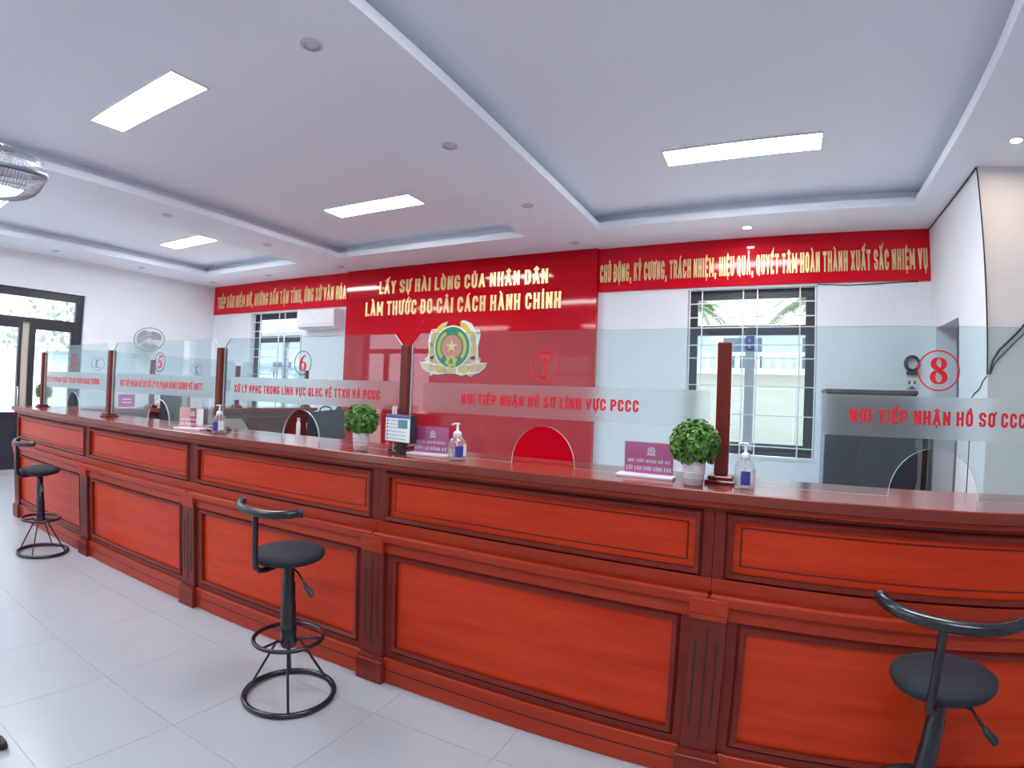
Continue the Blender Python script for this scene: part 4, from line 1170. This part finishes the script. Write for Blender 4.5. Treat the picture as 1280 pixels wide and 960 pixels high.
build('neck', MB().box(-5.44, -5.41, 1.26, 1.34, .76, 1.1), 'black_plastic', mn)
build('foot', MB().box(-5.52, -5.33, 1.17, 1.43, .745, .76, c=.003), 'black_plastic', mn)
d2 = thing('desk', (-5.6, 1.3, 0), 'brown inner desk of the side counter under the dark monitor', 'desk')
build('desk_top', MB().box(-5.975, -5.25, .65, 2.2, .715, .745, c=.004), 'desk_wood', d2)
for y in (.68, 2.14): build('side_panel', MB().box(-5.95, -5.28, y, y + .03, 0, .715), 'desk_wood', d2)
d3 = thing('desk', (-2.4, .75, 0), 'long brown inner desk behind the main counter', 'desk')
build('desk_top', MB().box(-4.6, 1.4, .47, 1.05, .715, .745, c=.004), 'desk_wood', d3)
for x in (-4.55, -3.0, -1.5, 0.0, 1.35): build('side_panel', MB().box(x, x + .03, .5, 1.02, 0, .715), 'desk_wood', d3)
fo = thing('folder', (-3.55, .72, .746), 'beige open folder standing behind the post of screens 5 and 6', 'folder')
build('cover', MB().poly([(-3.72, .746), (-3.40, .746), (-3.46, 1.10), (-3.52, 1.165), (-3.70, 1.155)], 'y', .70, .706).rotz(.25, (-3.55, .70)), 'beige', fo)
build('sheets', MB().poly([(-3.70, .746), (-3.42, .746), (-3.48, 1.08), (-3.68, 1.12)], 'y', .708, .73).rotz(.25, (-3.55, .70)), 'paper', fo)

# ------------------------------------------------------------------ bench foot at the lower left corner
bx, by = -2.24, -1.43
bn = thing('waiting_bench', (-2.9, -1.6, 0), 'black bench foot cut off at the lower left picture corner', 'bench')
build('foot', MB().box(-2.245, -2.185, -1.505, -1.445, 0.0, .040, c=.008), 'black_plastic', bn)
build('leg', MB().tube([(-2.215, -1.475, .035), (-2.32, -1.55, .08), (-2.52, -1.66, .30), (-2.56, -1.70, .38)], .02, 8), 'black_metal', bn)
build('foot', MB().box(-2.95, -2.87, -1.99, -1.91, 0.0, .055, c=.010), 'black_plastic', bn)
build('leg', MB().tube([(-2.91, -1.95, .05), (-2.80, -1.87, .10), (-2.60, -1.73, .30), (-2.56, -1.70, .38)], .02, 8), 'black_metal', bn)
build('seat', MB().box(-3.0, -2.50, -2.15, -1.70, .40, .43, c=.01), 'black_metal', bn)
build('beam', MB().box(-3.0, -2.50, -1.75, -1.68, .36, .40), 'black_metal', bn)

# ------------------------------------------------------------------ outside
struct(build('ground', MB().box(-45, 30, -40, 45, -.35, -.13), 'ground', origin=(0, 0, -.35)), 'pale yard outside the windows')
hs = thing('neighbour_house', (1.0, 15.0, -.13), 'cream house with balcony seen through the window by screen 8', 'house')
build('wall', MB().box(-4.5, 7.0, 14.0, 20.0, -.13, 2.2), 'house_cream', hs)
build('upper_wall', MB().box(-4.5, 7.0, 15.2, 20.0, 2.2, 3.55), 'house_white', hs)
build('balcony_slab', MB().box(-4.6, 7.2, 13.6, 15.2, 2.2, 2.36), 'house_white', hs)
build('balcony_rail', MB().box(-4.6, 7.2, 13.62, 13.74, 2.70, 2.80), 'house_white', hs)
for k in range(44): build('baluster', MB().box(-4.5 + k * .26, -4.38 + k * .26, 13.64, 13.72, 2.36, 2.70), 'house_white', hs)
for a, b in ((-3.4, -2.2), (-1.3, -.2), (.9, 2.0), (3.2, 4.4)):
    wv = build('window', MB().box(a, b, 15.15, 15.2, 2.45, 3.35), 'house_glass', hs)
    for u, v in ((a - .10, a), (b, b + .10)): build('shutter', MB().box(u, v, 15.12, 15.2, 2.42, 3.38), 'house_white', wv)
for a, b in ((-3.8, -1.9), (-1.2, .7), (1.3, 3.2)):
    gd = build('garage_door', MB().box(a, b, 13.94, 14.0, -.13, 1.85), 'house_white', hs)
    for k in range(5): build('door_slat', MB().box(a + .05, b - .05, 13.92, 13.94, .03 + k * .36, .35 + k * .36), 'house_cream', gd)
build('cornice', MB().box(-4.7, 7.2, 14.9, 20.2, 3.55, 3.72), 'house_white', hs)
h2 = thing('neighbour_house', (-19.0, 15.0, -.13), 'pale house seen through the window by the air conditioner', 'house')
build('wall', MB().box(-27, -14, 13.5, 19, -.13, 3.4), 'house_white', h2)
build('roof', MB().box(-27.4, -13.6, 13.0, 19.4, 3.4, 3.6), 'house_grey', h2)
for a in (-25, -22, -19, -16.5): build('window', MB().box(a, a + 1.1, 13.46, 13.5, 1.0, 2.4), 'house_glass', h2)
random.seed(9)
def palm(x, y, h, lab):
    t = thing('palm_tree', (x, y, -.13), lab, 'tree', 'palm trees behind the house')
    build('trunk', MB().tube([(x, y, -.13), (x + .1, y, h * .5), (x, y, h)], [.18, .14, .11], 8), 'trunk', t)
    for k in range(16):
        a = k * 2.4; el = random.uniform(.05, 1.0); L = random.uniform(1.9, 2.6)
        pts = []
        for i in range(6):
            s = i / 5
            pts.append(Vector((x + math.cos(a) * L * s * math.cos(el * .7), y + math.sin(a) * L * s * math.cos(el * .7), h + math.sin(el) * L * s - 1.5 * s * s)))
        m = MB(); m.tube(pts, [.03, .025, .02, .015, .01, .005], 4)
        for i in range(1, 6):
            for sd in (-1, 1):
                for q in (0, .2, .4, .6, .8):
                    p = pts[i - 1].lerp(pts[i], q + .1); d = (pts[i] - pts[i - 1]).normalized()
                    sdv = d.cross(Vector((0, 0, 1))).normalized() * sd
                    e = p + sdv * .42 + d * .25 - Vector((0, 0, .18))
                    m.add([p, p + d * .11, e], [(0, 1, 2)])
        build('frond', m, 'palm', t)
palm(-3.5, 22.6, 5.6, 'palm tree outside the right window, left of the pair')
palm(1.9, 23.0, 6.0, 'palm tree outside the right window, right of the pair')
palm(-21.5, 22.5, 6.0, 'palm tree outside the window by the air conditioner')
fw = thing('garden_wall', (-16, 3, -.13), 'pale boundary wall outside the entrance door', 'wall')
build('wall_body', MB().box(-16.2, -16.0, -12, 12, -.13, 2.0), 'house_white', fw)
build('coping', MB().box(-16.25, -15.95, -12, 12, 2.0, 2.08), 'house_grey', fw)
for k, (y, r) in enumerate(((-2.5, 1.5), (1.2, 1.3), (4.6, 1.7))):
    t = thing('garden_shrub', (-18.2, y, -.13), ['leafy shrub left of the door view', 'leafy shrub in the middle of the door view', 'leafy shrub right of the door view'][k] + ' behind the boundary wall', 'shrub', 'shrubs behind the boundary wall')
    build('trunk', MB().tube([(-18.2, y, -.13), (-18.2, y, 2.0)], .08, 6), 'trunk', t)
    m = MB()
    for q in range(500):
        d = Vector((random.gauss(0, 1), random.gauss(0, 1), random.gauss(0, 1))).normalized()
        c = Vector((-18.2, y, 2.3)) + d * r * random.uniform(.5, 1.0)
        u = Vector((random.uniform(-1, 1), random.uniform(-1, 1), random.uniform(-1, 1))).normalized(); v = u.cross(d).normalized()
        m.add([c - u * .14, c + v * .07, c + u * .14, c - v * .07], [(0, 1, 2, 3)])
    f = build('foliage', m, 'shrub_hazed', t); f['kind'] = 'stuff'
